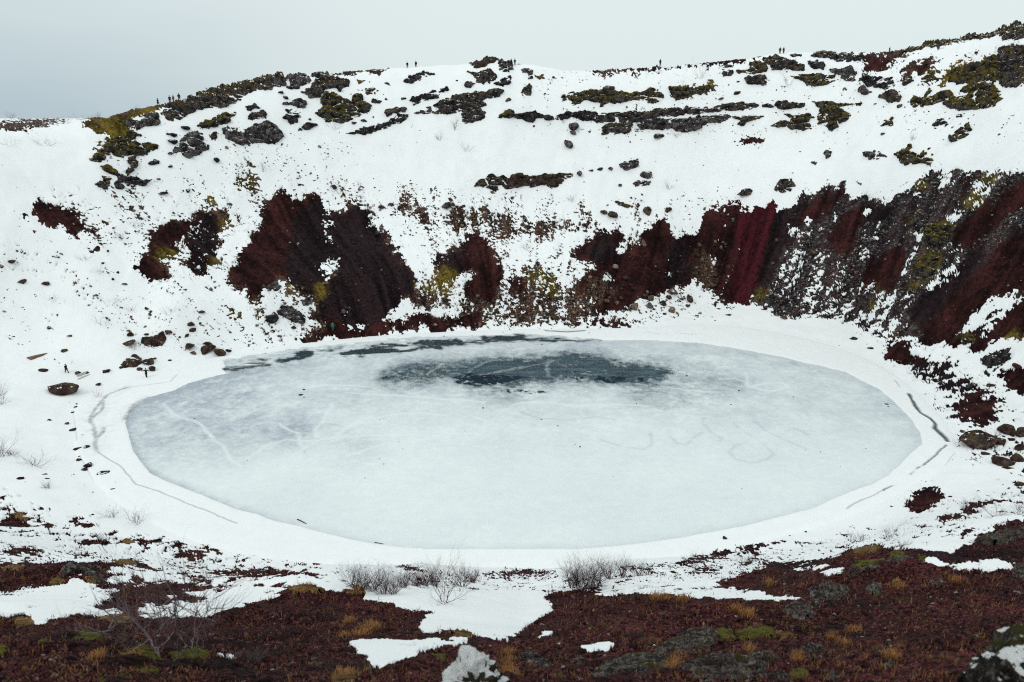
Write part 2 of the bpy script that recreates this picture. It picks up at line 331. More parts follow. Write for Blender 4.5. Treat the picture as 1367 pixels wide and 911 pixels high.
# ground cover, later ones over earlier ones.  R red scree, K near-black scree, C crimson scree, G grey gravel, Y moss and dead grass,
# T brown talus, H crimson heath, S snow; the number is how complete the cover is
COVER = [
('X','T',.165,'150,245 330,215 480,240 620,250 800,265 980,255 980,425 800,440 560,445 440,450 320,470 170,470 150,400 200,380 150,330'),
('X','T',.11,'0,330 60,250 150,240 150,470 60,500 0,450'),('X','K',.17,'1110,425 1200,455 1367,500 1367,650 1290,640 1270,570 1200,480'),
('X','T',.09,'120,190 330,160 480,190 420,240 130,245'),('X','T',.09,'720,90 1367,60 1367,200 1100,190 700,180'),
('X','H',.19,'0,650 120,700 300,735 560,765 760,770 1000,740 1200,690 1367,640 1367,790 1000,800 700,790 420,800 0,860'),
('A','T',1,'400,350 560,335 650,310 740,298 820,285 900,270 960,252 1020,232 1100,205 1160,190 1210,165 1270,155 1340,145 1340,192 1270,205 1210,225 1160,245 1080,262 1020,285 960,305 900,318 820,335 740,350 650,370 560,375 440,390'),
('B','T',1,'0,145 130,135 250,120 340,110 520,102 720,100 720,136 520,142 340,160 250,172 130,182 0,192'),
('D','T',1,'680,160 760,140 840,115 920,95 1000,90 1080,65 1180,45 1230,25 1345,10 1345,60 1230,80 1080,112 1000,138 920,140 840,162 760,186 680,196'),
('A','T',.95,'0,398 150,372 320,372 350,378 330,390 230,415 210,430 110,435 0,445'),
('A','Y',.95,'400,395 450,385 560,365 650,345 740,332 820,318 850,318 815,365 790,350 770,355 720,375 650,395 640,420 700,430 720,470 660,480 620,490 600,520 560,560 470,600 455,595 490,560 520,540 505,500 560,480 555,465 520,470 470,450 460,425'),
('A','Y',.6,'1160,710 1230,635 1250,680 1310,690 1300,720 1220,740 1180,730'),
('A','Y',.6,'1040,770 1110,730 1130,770 1090,800'),
('D','R',1,'545,190 760,195 720,215 680,240 650,270 600,280 570,310 530,305 560,260 570,220'),
('D','R',1,'740,285 780,240 840,215 915,220 900,250 860,270 840,295 800,290 780,320 740,320'),
('D','Y',.9,'900,340 940,300 990,240 1050,230 1100,240 1140,210 1200,185 1230,200 1210,240 1210,300 1200,330 1120,325 1060,340 1010,340 960,330'),
('D','Y',.9,'835,330 870,280 915,265 905,300 870,335'),
('D','Y',.9,'1045,210 1090,195 1095,215'),
('D','K',.95,'1215,165 1337,145 1337,320 1300,360 1230,350 1205,310 1205,200'),
('D','R',.95,'650,195 760,193 690,212'),
('C','R',1,'350,125 500,128 620,125 740,112 840,98 930,84 1020,80 1040,112 940,112 860,130 740,140 600,147 500,147'),
('C','R',1,'1020,85 1200,68 1329,50 1329,77 1200,93 1060,105'),
('C','Y',.9,'885,215 930,215 980,205 1010,225 1060,200 1115,210 1120,235 1060,245 1010,255 960,275 910,275 885,250'),
('B','T',.9,'770,128 860,125 1020,110 900,127'),
('C','R',1,'1230,485 1260,468 1300,462 1350,475 1370,495 1345,505 1290,500 1240,507'),
('D','R',1,'0,590 40,605 60,625 30,630 0,620'),
# left wall
('E','R',1,'175,75 215,68 260,80 300,100 340,125 380,130 400,170 440,190 435,225 400,260 360,270 345,215 280,215 220,180 170,145'),
('E','R',.5,'90,155 150,120 180,70 175,160 120,175'),
('E','R',1,'380,285 405,272 415,295 385,300'),('E','R',.95,'415,315 470,305 505,310 500,340 470,335'),('E','R',.7,'470,205 495,200 500,245 450,250 470,225'),
('E','R',.9,'420,290 450,278 470,285 430,298'),('E','Y',.8,'520,165 545,180 575,215 570,240 545,240 540,200'),
('E','T',.35,'540,240 570,240 640,290 600,300 560,290'),('E','T',.3,'480,380 600,420 590,450 500,450'),
('E','R',1,'670,430 740,340 780,310 735,300 770,250 800,205 870,165 930,175 960,140 1010,125 1050,150 1100,120 1150,90 1170,110 1130,160 1110,210 1110,300 1090,340 1060,400 1050,440 1010,470 980,440 960,400 930,370 960,300 930,240 910,260 900,300 860,350 800,360 850,400 870,470 800,480 750,490 710,470 700,440'),
('E','K',.9,'960,150 1100,160 1110,300 1060,400 1050,440 1010,470 960,400 1000,330 960,300 980,240'),
('E','S',.5,'960,200 1010,200 1000,260 960,280'),('E','S',.5,'1000,340 1060,330 1040,380'),
('E','Y',.85,'1120,180 1160,120 1190,150 1170,200 1120,220 1130,250 1110,240'),('E','Y',.6,'1140,230 1250,130 1260,200 1180,240'),
('E','Y',.8,'790,320 850,300 900,330 880,370 830,370'),('E','Y',.7,'1050,370 1130,350 1130,380 1060,430 1040,480'),
('E','Y',.85,'1100,610 1140,590 1200,620 1215,680 1180,695 1150,650 1160,620'),('E','Y',.65,'1040,70 1115,15 1130,60 1080,100 1060,100'),
('E','T',.65,'1140,80 1180,60 1200,90 1150,95'),('E','R',.7,'800,460 860,455 870,480 820,490'),('E','T',.75,'1030,510 1100,495 1090,530 1050,530'),
('E','T',.45,'230,650 290,650 300,690 260,720 240,700'),('E','T',.35,'0,360 60,380 130,410 110,430 40,430 0,420'),
('E','T',.5,'1190,710 1250,740 1200,745'),
# the two great fans
('F','Y',.7,'25,60 90,25 130,50 180,50 165,75 100,80 50,95'),('F','T',.7,'0,110 40,130 50,170 45,210 20,260 0,260'),('F','Y',.75,'60,250 130,200 130,270 30,300 0,310 0,280'),
('F','R',1,'20,540 60,440 110,370 160,300 175,240 200,180 240,110 290,68 330,90 350,140 390,140 440,110 480,130 510,170 505,210 540,260 570,290 580,340 575,420 540,470 490,560 450,590 400,620 340,590 300,560 250,560 200,590 150,640 115,660 110,600 120,580 80,585 40,575'),
('F','K',1,'350,200 500,150 570,290 570,440 500,570 400,620 330,590 310,540 330,420 330,300'),
('F','S',.55,'330,105 370,110 420,100 400,130 350,130'),('F','S',.5,'490,230 520,240 510,290 475,300'),('F','S',.7,'345,357 400,357 400,368 340,370'),
('F','S',.62,'500,440 560,430 570,470 540,520 500,560 460,560 500,500'),('F','S',.45,'480,220 560,260 560,400 500,330'),
('F','K',1,'590,290 600,220 640,165 690,170 735,190 770,250 800,310 840,325 850,380 900,430 930,500 970,540 980,600 985,640 1040,670 1110,680 1000,690 930,640 900,660 850,710 820,755 700,780 560,780 480,760 400,740 470,700 440,640 400,620 450,590 520,560 560,500 580,400'),
('F','K',1,'540,200 600,200 620,330 560,340'),
('F','S',.6,'700,215 750,240 740,280 715,280'),('F','S',.9,'580,722 630,722 620,737 590,737'),
('F','R',.97,'365,860 430,830 490,790 540,760 700,780 820,760 920,750 980,720 1050,740 1200,720 1329,720 1329,770 1250,790 1190,800 1080,822 990,790 880,815 740,830 640,845 500,855 400,862'),
('F','S',.85,'560,790 640,775 720,770 730,785 640,790'),
('F','S',.95,'830,755 870,720 905,650 975,680 960,710 900,735'),
('F','Y',.8,'310,600 370,600 380,640 330,630'),('F','Y',.85,'130,650 160,635 180,650 150,665'),('F','Y',.8,'0,670 50,690 75,750 30,765 10,700'),
('F','Y',.7,'430,580 540,560 530,620 470,650'),('F','Y',.8,'140,700 180,690 200,740 160,745'),
('F','T',.5,'160,800 230,790 300,800 290,820 230,800 190,825'),('F','T',.75,'860,190 930,110 960,150 930,190 890,200 920,220 880,225'),
('F','T',.75,'960,190 1000,160 1010,200 1050,240 1045,275 970,270 990,240 950,225'),('F','T',.8,'1100,235 1150,220 1200,200 1270,190 1329,180 1329,260 1250,270 1230,300 1160,310 1110,270'),
('F','R',1,'1200,370 1260,290 1329,350 1329,660 1230,665 1200,620 1230,570 1270,530 1240,490 1200,490 1180,480 1080,480 1090,430 1130,390 1160,370'),
('F','T',.85,'1080,430 1130,390 1190,370 1210,450 1120,480'),('F','K',.9,'1060,480 1130,400 1200,380 1220,480 1180,560 1090,600'),
('F','Y',.75,'1060,490 1160,490 1180,520 1170,560 1200,620 1140,640 1080,600 1040,590 990,600 1010,570 1050,560'),
('F','T',.85,'985,600 1060,600 1130,640 1200,670 1329,670 1329,720 1250,730 1180,700 1100,690 1040,680 980,640'),
('F','S',.8,'1040,680 1110,690 1180,710 1120,720 1050,725'),
# middle wall
('G','T',.82,'0,190 60,175 50,210 130,225 200,220 240,240 320,270 330,240 360,225 380,240 430,230 500,260 510,210 560,200 570,240 610,270 560,300 480,325 430,300 400,290 380,345 320,345 300,320 250,320 210,330 150,330 90,340 50,320 60,290 0,260'),
('G','T',.8,'470,200 510,195 560,215 500,225'),('G','S',.95,'155,255 210,255 200,290 160,275'),
('G','R',1,'0,320 40,380 80,420 130,510 100,560 80,640 60,665 0,665'),
('G','R',1,'455,415 530,360 620,295 680,310 740,330 770,370 730,375 680,375 700,410 740,410 800,370 810,330 870,270 930,230 950,260 960,320 990,330 1040,290 1080,320 1130,260 1150,200 1220,200 1230,260 1329,170 1329,680 1260,680 1180,640 1190,600 1140,580 1110,570 1060,580 1030,600 1000,590 960,590 910,620 860,640 800,650 760,700 700,700 620,720 560,690 530,640 490,620 480,560 560,500 600,470 560,470 500,440'),
('G','K',1,'960,330 1080,310 1060,560 960,590 900,560 940,450'),('G','K',.95,'530,370 640,320 700,410 640,480 560,460'),('G','T',.85,'1090,400 1200,420 1240,500 1180,600 1110,570 1060,560'),
('G','T',.8,'540,540 640,520 700,600 620,700 560,690'),
('G','T',.85,'1180,300 1290,200 1270,330 1200,400'),
('G','C',1,'1290,260 1329,170 1329,680 1270,640 1300,520 1290,430'),
('G','S',.92,'1060,550 1100,540 1100,575 1070,580'),('G','S',.95,'910,490 960,495 965,512 920,508'),('G','S',.7,'1150,430 1200,430 1190,480 1160,470'),('G','S',.9,'1260,440 1305,430 1290,455'),
('G','S',.85,'1230,350 1250,350 1245,375'),('G','S',.85,'630,530 690,545 690,560 640,560'),('G','S',.6,'940,430 980,440 970,475 945,470'),('G','S',.6,'1230,460 1280,480 1290,560 1240,540'),
('G','S',.9,'545,640 575,620 600,660 560,670'),('G','S',.8,'1040,600 1060,615 1045,640'),
('G','T',.84,'90,580 150,540 230,520 250,475 330,480 380,520 420,580 460,600 490,620 540,640 570,690 600,720 560,740 500,770 400,780 330,760 240,775 100,780 90,740 0,730 0,665 80,640'),
('G','Y',.75,'240,480 330,490 390,560 380,620 300,600 250,560'),('G','R',.85,'130,560 230,530 250,600 150,640'),
('G','T',.6,'340,440 420,400 400,430 350,460'),('G','T',.45,'390,500 430,480 470,500 430,520'),
('G','R',.97,'560,775 600,745 700,750 840,765 800,778 640,785'),('G','T',.7,'0,740 50,730 40,770 0,780'),
# right wall
('H','R',.85,'0,180 60,130 100,150 75,220 90,380 60,480 30,590 0,590'),
('H','G',.90,'165,480 200,370 250,230 290,170 355,150 355,120 420,85 500,50 575,50 580,130 640,125 700,110 770,130 800,110 850,105 880,60 950,0 1050,0 1367,0 1400,0 1400,520 1367,520 1280,560 1200,600 1130,640 1090,720 1060,790 940,780 900,750 820,740 740,745 700,740 650,690 610,690 500,650 400,640 300,655 200,620 150,590'),
('H','C',1,'60,300 100,200 150,150 250,145 250,230 200,370 165,480 140,600 40,600 60,480 90,380'),
('H','K',1,'240,190 350,150 420,85 400,230 330,300 240,420 200,520 170,480 200,370'),
('H','S',.22,'280,370 420,340 560,420 560,580 450,620 300,590 260,480'),('H','S',.2,'420,500 620,560 620,680 500,640 400,600'),
('H','R',1,'360,190 480,80 570,60 570,130 500,180 430,230 360,220'),('H','R',1,'500,240 540,180 640,140 650,200 620,330 560,380 480,330 460,280'),
('H','R',.98,'650,400 700,380 800,340 840,370 820,470 780,540 700,540 640,500'),
('H','K',1,'640,130 780,130 790,200 700,220 650,200'),('H','K',.97,'850,620 930,500 1040,440 1180,330 1200,380 1040,540 960,640 930,740 880,700'),
('H','S',.65,'280,240 350,260 340,290 300,290'),('H','S',.75,'360,205 430,215 400,235'),('H','S',.55,'430,255 470,260 460,300'),('H','S',.7,'505,190 525,190 530,225 510,225'),
('H','S',.97,'645,170 690,158 640,218'),('H','S',.55,'640,290 710,285 700,330 650,330'),('H','S',.6,'600,350 650,360 640,400 610,390'),('H','S',.9,'260,165 290,175 275,190'),
('H','S',.92,'1000,215 1030,178 1072,220'),('H','S',.9,'860,270 912,270 905,302 870,295'),('H','S',.62,'820,440 880,335 975,335 900,420 850,500'),('H','S',.9,'880,90 920,110 890,120'),
('H','S',.62,'700,560 870,540 800,600 720,640 660,660'),('H','S',.55,'660,640 800,640 800,700 700,730 660,690'),('H','S',.5,'640,500 700,500 680,550 640,545'),
('H','S',.6,'990,30 1070,25 1070,60 1000,70'),('H','S',.55,'1100,60 1200,60 1150,100'),
('H','S',.45,'930,500 1060,420 1080,450 960,560'),
('H','R',1,'920,720 960,640 1040,560 1120,480 1200,400 1300,290 1367,240 1400,240 1400,480 1280,540 1180,590 1100,650 1060,720 1080,790 940,780'),
('H','R',1,'1060,250 1180,180 1300,60 1367,10 1400,10 1400,130 1250,230 1130,330 1060,350'),
('H','Y',.97,'910,300 930,240 1000,225 1060,240 1040,290 990,330 920,330'),('H','Y',.97,'870,400 960,350 990,370 960,460 910,470 870,450'),('H','Y',.8,'840,480 890,470 900,510 860,520'),
('H','Y',.95,'1070,130 1130,90 1200,100 1170,150 1100,160'),('H','Y',.9,'670,590 700,560 725,600 700,625'),('H','Y',.9,'700,540 745,515 750,550'),('H','Y',.9,'730,710 780,700 770,730'),
('H','Y',.9,'890,60 930,40 930,80'),('H','Y',.9,'160,540 210,530 205,575 170,570'),('H','Y',.9,'970,130 1000,140 990,170'),('H','Y',.9,'855,220 890,210 900,250 860,260'),('H','Y',.8,'1150,30 1220,10 1240,50 1180,60'),
('H','K',.58,'1060,745 1150,690 1250,612 1310,570 1345,530 1400,505 1400,610 1310,645 1230,700 1170,760 1110,765'),('H','S',.5,'1100,735 1180,690 1250,632 1310,592 1310,612 1250,655 1180,715'),
('H','R',1,'1130,790 1230,690 1367,580 1400,570 1400,690 1280,740 1190,790 1170,820'),('H','Y',.9,'1280,740 1340,700 1400,740 1300,755'),('H','Y',.9,'1080,740 1160,730 1150,775 1090,770'),
('H','K',.85,'1180,830 1300,800 1310,850 1200,870'),
('H','R',1,'740,790 790,785 870,820 940,840 930,865 850,870 780,850 745,820'),
('N','K',.62,'580,210 680,150 790,170 840,230 900,260 910,300 850,330 780,330 720,290 640,240 600,225'),
('N','K',.45,'690,360 780,400 860,440 840,500 790,460 700,390'),('N','K',.5,'420,90 480,60 560,90 460,110'),
('N','R',.93,'800,390 850,340 920,325 1040,350 1055,390 1000,400 1020,440 1050,460 960,500 900,480 850,460 820,420'),
('N','R',1,'1060,250 1100,210 1200,200 1200,345 1130,340 1090,300'),
('N','R',.97,'540,890 640,820 700,795 760,830 770,865 700,900 640,925 560,925'),
('N','T',.6,'1100,740 1165,710 1165,730 1130,750'),
# left foreground
('J','H',1,'0,90 60,58 110,52 150,80 155,125 60,115 0,118'),('J','H',.9,'145,68 180,97 240,120 280,155 325,180 322,190 270,165 230,130 170,105'),
('J','H',.97,'140,25 180,20 230,40 225,48 160,35'),('J','H',.97,'330,100 380,85 430,90 510,125 430,122 350,108'),('J','T',.9,'440,60 480,65 480,78'),('J','H',.6,'160,75 250,80 240,98 180,90'),
('J','H',.45,'0,35 130,45 100,55 0,50'),
('J','H',.95,'345,190 430,182 520,190 560,205 590,230 540,218 450,218 380,205'),('J','Y',.95,'600,200 650,190 690,210 640,222 600,220'),
('J','H',.8,'550,188 700,188 850,195 980,212 960,222 870,218 770,212 640,200'),('J','H',.9,'670,225 730,220 790,240 740,245'),('J','H',.6,'870,230 1000,225 1100,240 1050,270 980,295 900,280 880,250'),
('J','H',.95,'0,255 80,225 130,235 190,235 230,268 130,270 60,265'),('J','H',.9,'330,270 400,265 470,265 520,280 430,283 350,280'),('J','H',.7,'650,280 730,280 700,288'),('J','H',.7,'800,280 880,285 870,293'),
('J','H',.97,'0,310 130,305 200,315 260,305 330,310 370,300 420,310 520,300 550,320 620,295 700,305 760,320 800,345 840,358 720,345 640,325 590,325 540,350 545,410 600,420 700,435 720,445 640,445 560,440 520,430 460,425 430,400 420,370 340,375 345,425 260,420 150,435 60,455 0,460'),
('J','H',.95,'860,360 940,355 1050,355 1150,350 1329,330 1329,375 1200,380 1060,372 960,370'),('J','H',.95,'550,365 600,360 635,370 580,378'),('J','H',.95,'640,390 700,380 750,400 700,410 650,400'),
('J','H',.85,'910,405 1000,385 1100,400 1000,410'),('J','H',.8,'1100,390 1329,380 1250,395 1120,398'),('J','S',.7,'190,355 240,352 240,360 200,362'),
('J','H',.9,'510,455 600,460 680,445 760,415 850,400 890,420 960,415 1080,430 1200,435 1260,440 1100,455 960,450 900,470 950,480 1110,485 1050,510 1000,525 900,510 850,530 700,550 690,575 590,560 500,555 440,558 480,535 500,510 580,495 560,475'),
('J','S',.75,'810,480 900,480 890,492 820,492'),
('J','H',1.1,'0,600 90,580 150,590 185,640 230,635 300,595 400,575 470,590 620,565 700,590 900,605 1060,600 1130,570 1200,545 1329,510 1329,930 0,930'),
('J','S',.9,'560,352 640,330 740,352 700,362 620,362'),('J','S',.9,'440,575 560,562 700,582 640,590 500,590'),('J','S',.9,'700,520 860,530 1000,525 1060,540 900,560 760,548'),('J','S',.95,'900,462 1100,458 1240,452 1329,430 1329,470 1180,500 1060,500 980,472'),('L','S',.85,'1000,462 1130,470 1329,480 1329,500 1150,492'),('J','S',.85,'1085,772 1220,782 1215,800 1090,790'),
('K','H',1.1,'0,530 80,510 180,470 210,435 270,425 330,430 400,455 450,450 600,455 610,470 550,490 620,505 740,520 760,545 850,555 960,560 900,580 890,650 870,680 860,710 740,705 600,715 580,705 520,735 560,770 540,800 620,810 640,850 700,855 760,830 880,795 1000,770 1100,760 1329,800 1329,930 0,930'),
('K','H',1.05,'860,690 950,665 1040,655 1110,655 1140,680 1200,700 1329,700 1329,911 900,911'),
('K','S',1,'525,735 580,715 700,715 800,708 860,720 960,710 1000,735 980,748 920,755 850,765 890,785 800,815 720,850 655,855 640,820 590,795 540,790 570,770 650,765 560,760'),
('K','H',.8,'735,735 860,725 840,750 760,748'),
('K','S',.98,'970,735 1060,700 1130,705 1110,725 1000,745'),
('K','S',.75,'60,795 130,780 160,792 80,806'),('K','S',.7,'320,455 400,455 390,465 330,465'),
('K','H',.9,'0,345 100,325 180,345 330,365 460,372 400,378 200,370 80,380 0,380'),('K','H',.9,'45,425 200,430 100,438'),('K','H',.95,'540,290 640,295 730,310 700,315 600,300'),
('K','H',.85,'740,315 900,325 860,340 940,350 900,360 820,350 760,335'),('K','H',.9,'1190,360 1329,350 1329,378 1210,375'),('K','H',.7,'60,200 130,210 180,225 120,215'),('K','H',.5,'85,500 170,480 160,492'),
('L','H',1.1,'0,700 60,690 100,660 180,610 230,580 250,510 210,480 260,465 350,455 420,455 540,480 700,470 880,480 1000,490 1150,500 1329,515 1329,930 0,930'),
('L','S',.97,'0,640 50,630 110,655 60,680 0,710'),('L','S',.9,'160,695 200,665 280,670 230,690'),('L','S',.85,'230,725 320,745 290,755'),('L','S',1,'350,735 430,725 520,718 575,740 540,765 440,775'),
('L','S',.9,'700,735 770,718 780,735'),('L','S',.8,'290,585 330,592 310,600'),('L','S',.5,'80,600 150,560 230,510 210,590'),
('L','H',.95,'0,350 120,340 240,345 310,360 260,370 120,372 0,375'),
('L','K',.95,'570,345 700,325 850,315 930,290 1060,255 1200,235 1329,205 1329,235 1200,260 1060,295 940,312 820,328 700,340 600,348'),
('L','K',.97,'910,362 960,338 1040,325 1140,335 1060,350 980,362'),('L','K',.9,'1190,325 1250,310 1329,295 1320,310 1220,328'),
('L','H',.93,'1000,425 1100,410 1200,370 1329,330 1329,460 1250,455 1130,440 1050,435'),
# right foreground
('M','K',.9,'0,250 100,230 220,222 120,245 0,275'),
('M','H',1.1,'0,350 100,330 200,320 330,310 450,290 480,270 560,265 640,250 690,265 750,262 820,270 900,290 1000,290 1060,255 1100,235 1150,205 1200,165 1280,140 1380,130 1380,930 0,930'),
('M','K',1,'700,262 820,270 900,290 1000,290 1120,265 1332,270 1332,335 1180,330 950,335 860,315 760,300'),
('M','K',.97,'80,335 200,320 330,312 430,320 380,345 260,345 180,385 90,350'),
('M','S',1,'820,325 860,315 950,335 1080,340 1180,330 1290,340 1270,372 1130,372 1000,365 900,350'),
('M','S',1,'0,470 40,475 130,500 240,498 230,520 100,530 0,525'),('M','S',.72,'180,385 260,345 380,350 475,360 460,400 380,405 300,380'),
('M','S',.9,'-40,355 60,335 70,350 0,385'),('M','S',.95,'120,330 260,312 440,295 440,314 300,318 180,330'),
('M','Y',1.05,'480,290 540,262 620,250 640,262 560,285'),
('M','H',.88,'910,120 1000,90 1080,60 1170,42 1150,60 1060,90 1100,100 1020,115 950,135'),('M','H',.85,'1120,25 1200,10 1290,0 1200,20'),('M','H',.6,'1000,180 1110,165 1170,180 1130,205 1050,200'),
('M','H',.65,'540,165 600,148 720,115 600,155'),
]
TYPES = 'RKCGYTH'
W0, H0, PADX, PADY = 1367, 911, 60, 60
def poly_mask(pts, x0, y0, x1, y1):
    """even-odd fill on pixel centres of the box"""
    yy = np.arange(y0, y1) + .5; xx = np.arange(x0, x1) + .5
    ins = np.zeros((len(yy), len(xx)), bool)
    n = len(pts)
    for i in range(n):
        ax, ay = pts[i]; bx, by = pts[(i + 1) % n]
        if ay == by: continue
        cond = (yy > min(ay, by)) & (yy <= max(ay, by))
        if not cond.any(): continue
        xi = ax + (yy[cond] - ay) * (bx - ax) / (by - ay)
        ins[cond] ^= xx[None, :] > xi[:, None]
    return ins
def blur(a, s):
    r = int(math.ceil(s * 2.5)); k = np.exp(-np.arange(-r, r + 1) ** 2 / (2 * s * s)); k /= k.sum()
    for ax in (0, 1):
        p = np.pad(a, [(r, r) if q == ax else (0, 0) for q in (0, 1)], mode='edge')
        o = np.zeros_like(a)
        for j, w in enumerate(k):
            o += w * (p[j:j + a.shape[0]] if ax == 0 else p[:, j:j + a.shape[1]])
        a = o
    return a
HH, WW = H0 + 2 * PADY, W0 + 2 * PADX
bare = np.zeros((HH, WW), np.float32); kind = {t: np.zeros((HH, WW), np.float32) for t in TYPES}
for z, t, dens, s in COVER:
    if z in 'BCDEFGH' and dens < .96: dens *= {'T': .84, 'Y': .86, 'G': .96}.get(t, 1.0)
    p = [(a + PADX, b + PADY) for a, b in zp(z, s)]
    xs, ys = [q[0] for q in p], [q[1] for q in p]
    x0, x1, y0, y1 = max(int(min(xs)) - 1, 0), min(int(max(xs)) + 2, WW), max(int(min(ys)) - 1, 0), min(int(max(ys)) + 2, HH)
    if x1 <= x0 or y1 <= y0: continue
    mk = poly_mask(p, x0, y0, x1, y1)
    sl = (slice(y0, y1), slice(x0, x1))
    if t == 'S' and .5 <= dens <= .82: dens *= .8
    if t == 'S':
        bare[sl] = np.where(mk, bare[sl] * (1 - dens), bare[sl])
    else:
        bare[sl] = np.where(mk, np.maximum(dens, bare[sl] if dens < 0.8 else 0), bare[sl])
        for k in TYPES: kind[k][sl] = np.where(mk, 1.0 if k == t else 0.0, kind[k][sl])
# beyond the picture the cover carries on as at its edge
def carry(a):
    a[:, :PADX] = a[:, PADX:PADX + 1]; a[:, -PADX:] = a[:, -PADX - 1:-PADX]; a[-PADY:] = a[-PADY - 1:-PADY]
    return a
bare = carry(bare); kind = {k: carry(v) for k, v in kind.items()}
anyk = sum(kind.values())
BARE = blur(bare, 3.0) * .6 + blur(bare, 1.0) * .4
HALO = blur(bare, 6.0)
KIND = {k: blur(v, 4.0) + 1e-4 for k, v in kind.items()}
def sample(a, px, py):
    x = np.clip(px + PADX - .5, 0, WW - 1.001); y = np.clip(py + PADY - .5, 0, HH - 1.001)
    i = x.astype(int); j = y.astype(int); u = x - i; v = y - j
    return (a[j, i] * (1 - u) + a[j, i + 1] * u) * (1 - v) + (a[j + 1, i] * (1 - u) + a[j + 1, i + 1] * u) * v

LCX, LCY = 3.0, 98.0
def streaks(X, Y, f, seed, octs=4):
    """long thin noise running down the crater walls towards the lake"""
    phi = np.arctan2(X - LCX, Y - LCY); rho = np.hypot(X - LCX, Y - LCY)
    return fbm2(phi * 60 * f, rho * .11 * f, 1.0, octs, seed, .65)
def cover_at(X, Y, Z):
    """bareness (0 snow .. 1 bare) and kind weights of the ground"""
    px, py, fw = project(X, Y, Z)
    fw = np.maximum(fw, 2)
    farw = sstep(30, 90, fw)
    # ragged, natural edges: the noise lives in the ground, coarse on the far walls, fine in front
    wf = 1.9; wn_ = 0.42
    wa = fbm2(X, Y, wf, 4, 201) * farw + fbm2(X, Y, wn_, 4, 203) * (1 - farw)
    wb = fbm2(X + 91, Y, wf, 4, 207) * farw + fbm2(X + 91, Y, wn_, 4, 209) * (1 - farw)
    qx, qy = px + wa * 9, py + wb * 7.0 * farw + wb * 3.0 * (1 - farw)
    b = sample(BARE, qx, qy); ha = sample(HALO, qx, qy)
    n = (fbm2(X + 3, Y + 1.3 * Z, 0.62, 4, 221, .85) * 1.25 * farw + fbm2(X, Y, 0.28, 4, 223, .65) * (1 - farw)) * 1.25
    amp = farw + (1 - farw) * (.55 + .85 * sstep(13, 28, fw))
    n = n + farw * streaks(X, Y, .8, 227) * .8
    m = b * (.74 * farw + .86 * (1 - farw)) + (.22 + .12 * farw) * ha + n * (0.27 + 0.70 * np.clip(4 * (b * .5 + ha * .5) * (1 - b * .5 - ha * .5), 0, 1)) * amp - 0.03
    m = np.where(ha < 0.004, m * 0.6, m)
    k = np.stack([sample(KIND[t], qx, qy) for t in TYPES], -1)
    k = k ** 1.5
    for i_ in range(len(TYPES)):
        k[:, i_] *= np.exp(3.6 * (((fbm2(X + 40 * i_, Y + 1.3 * Z, 3.5, 4, 231 + i_, .65) + 1.1 * streaks(X, Y, .16, 251 + i_))) * farw + fbm2(X + 40 * i_, Y, .8, 3, 231 + i_, .65) * (1 - farw)))
    k /= k.sum(-1, keepdims=True)
    outside = (px < -55) | (px > W0 + 55) | (fw < 2.5) | (Y < 0)
    return m, k, outside

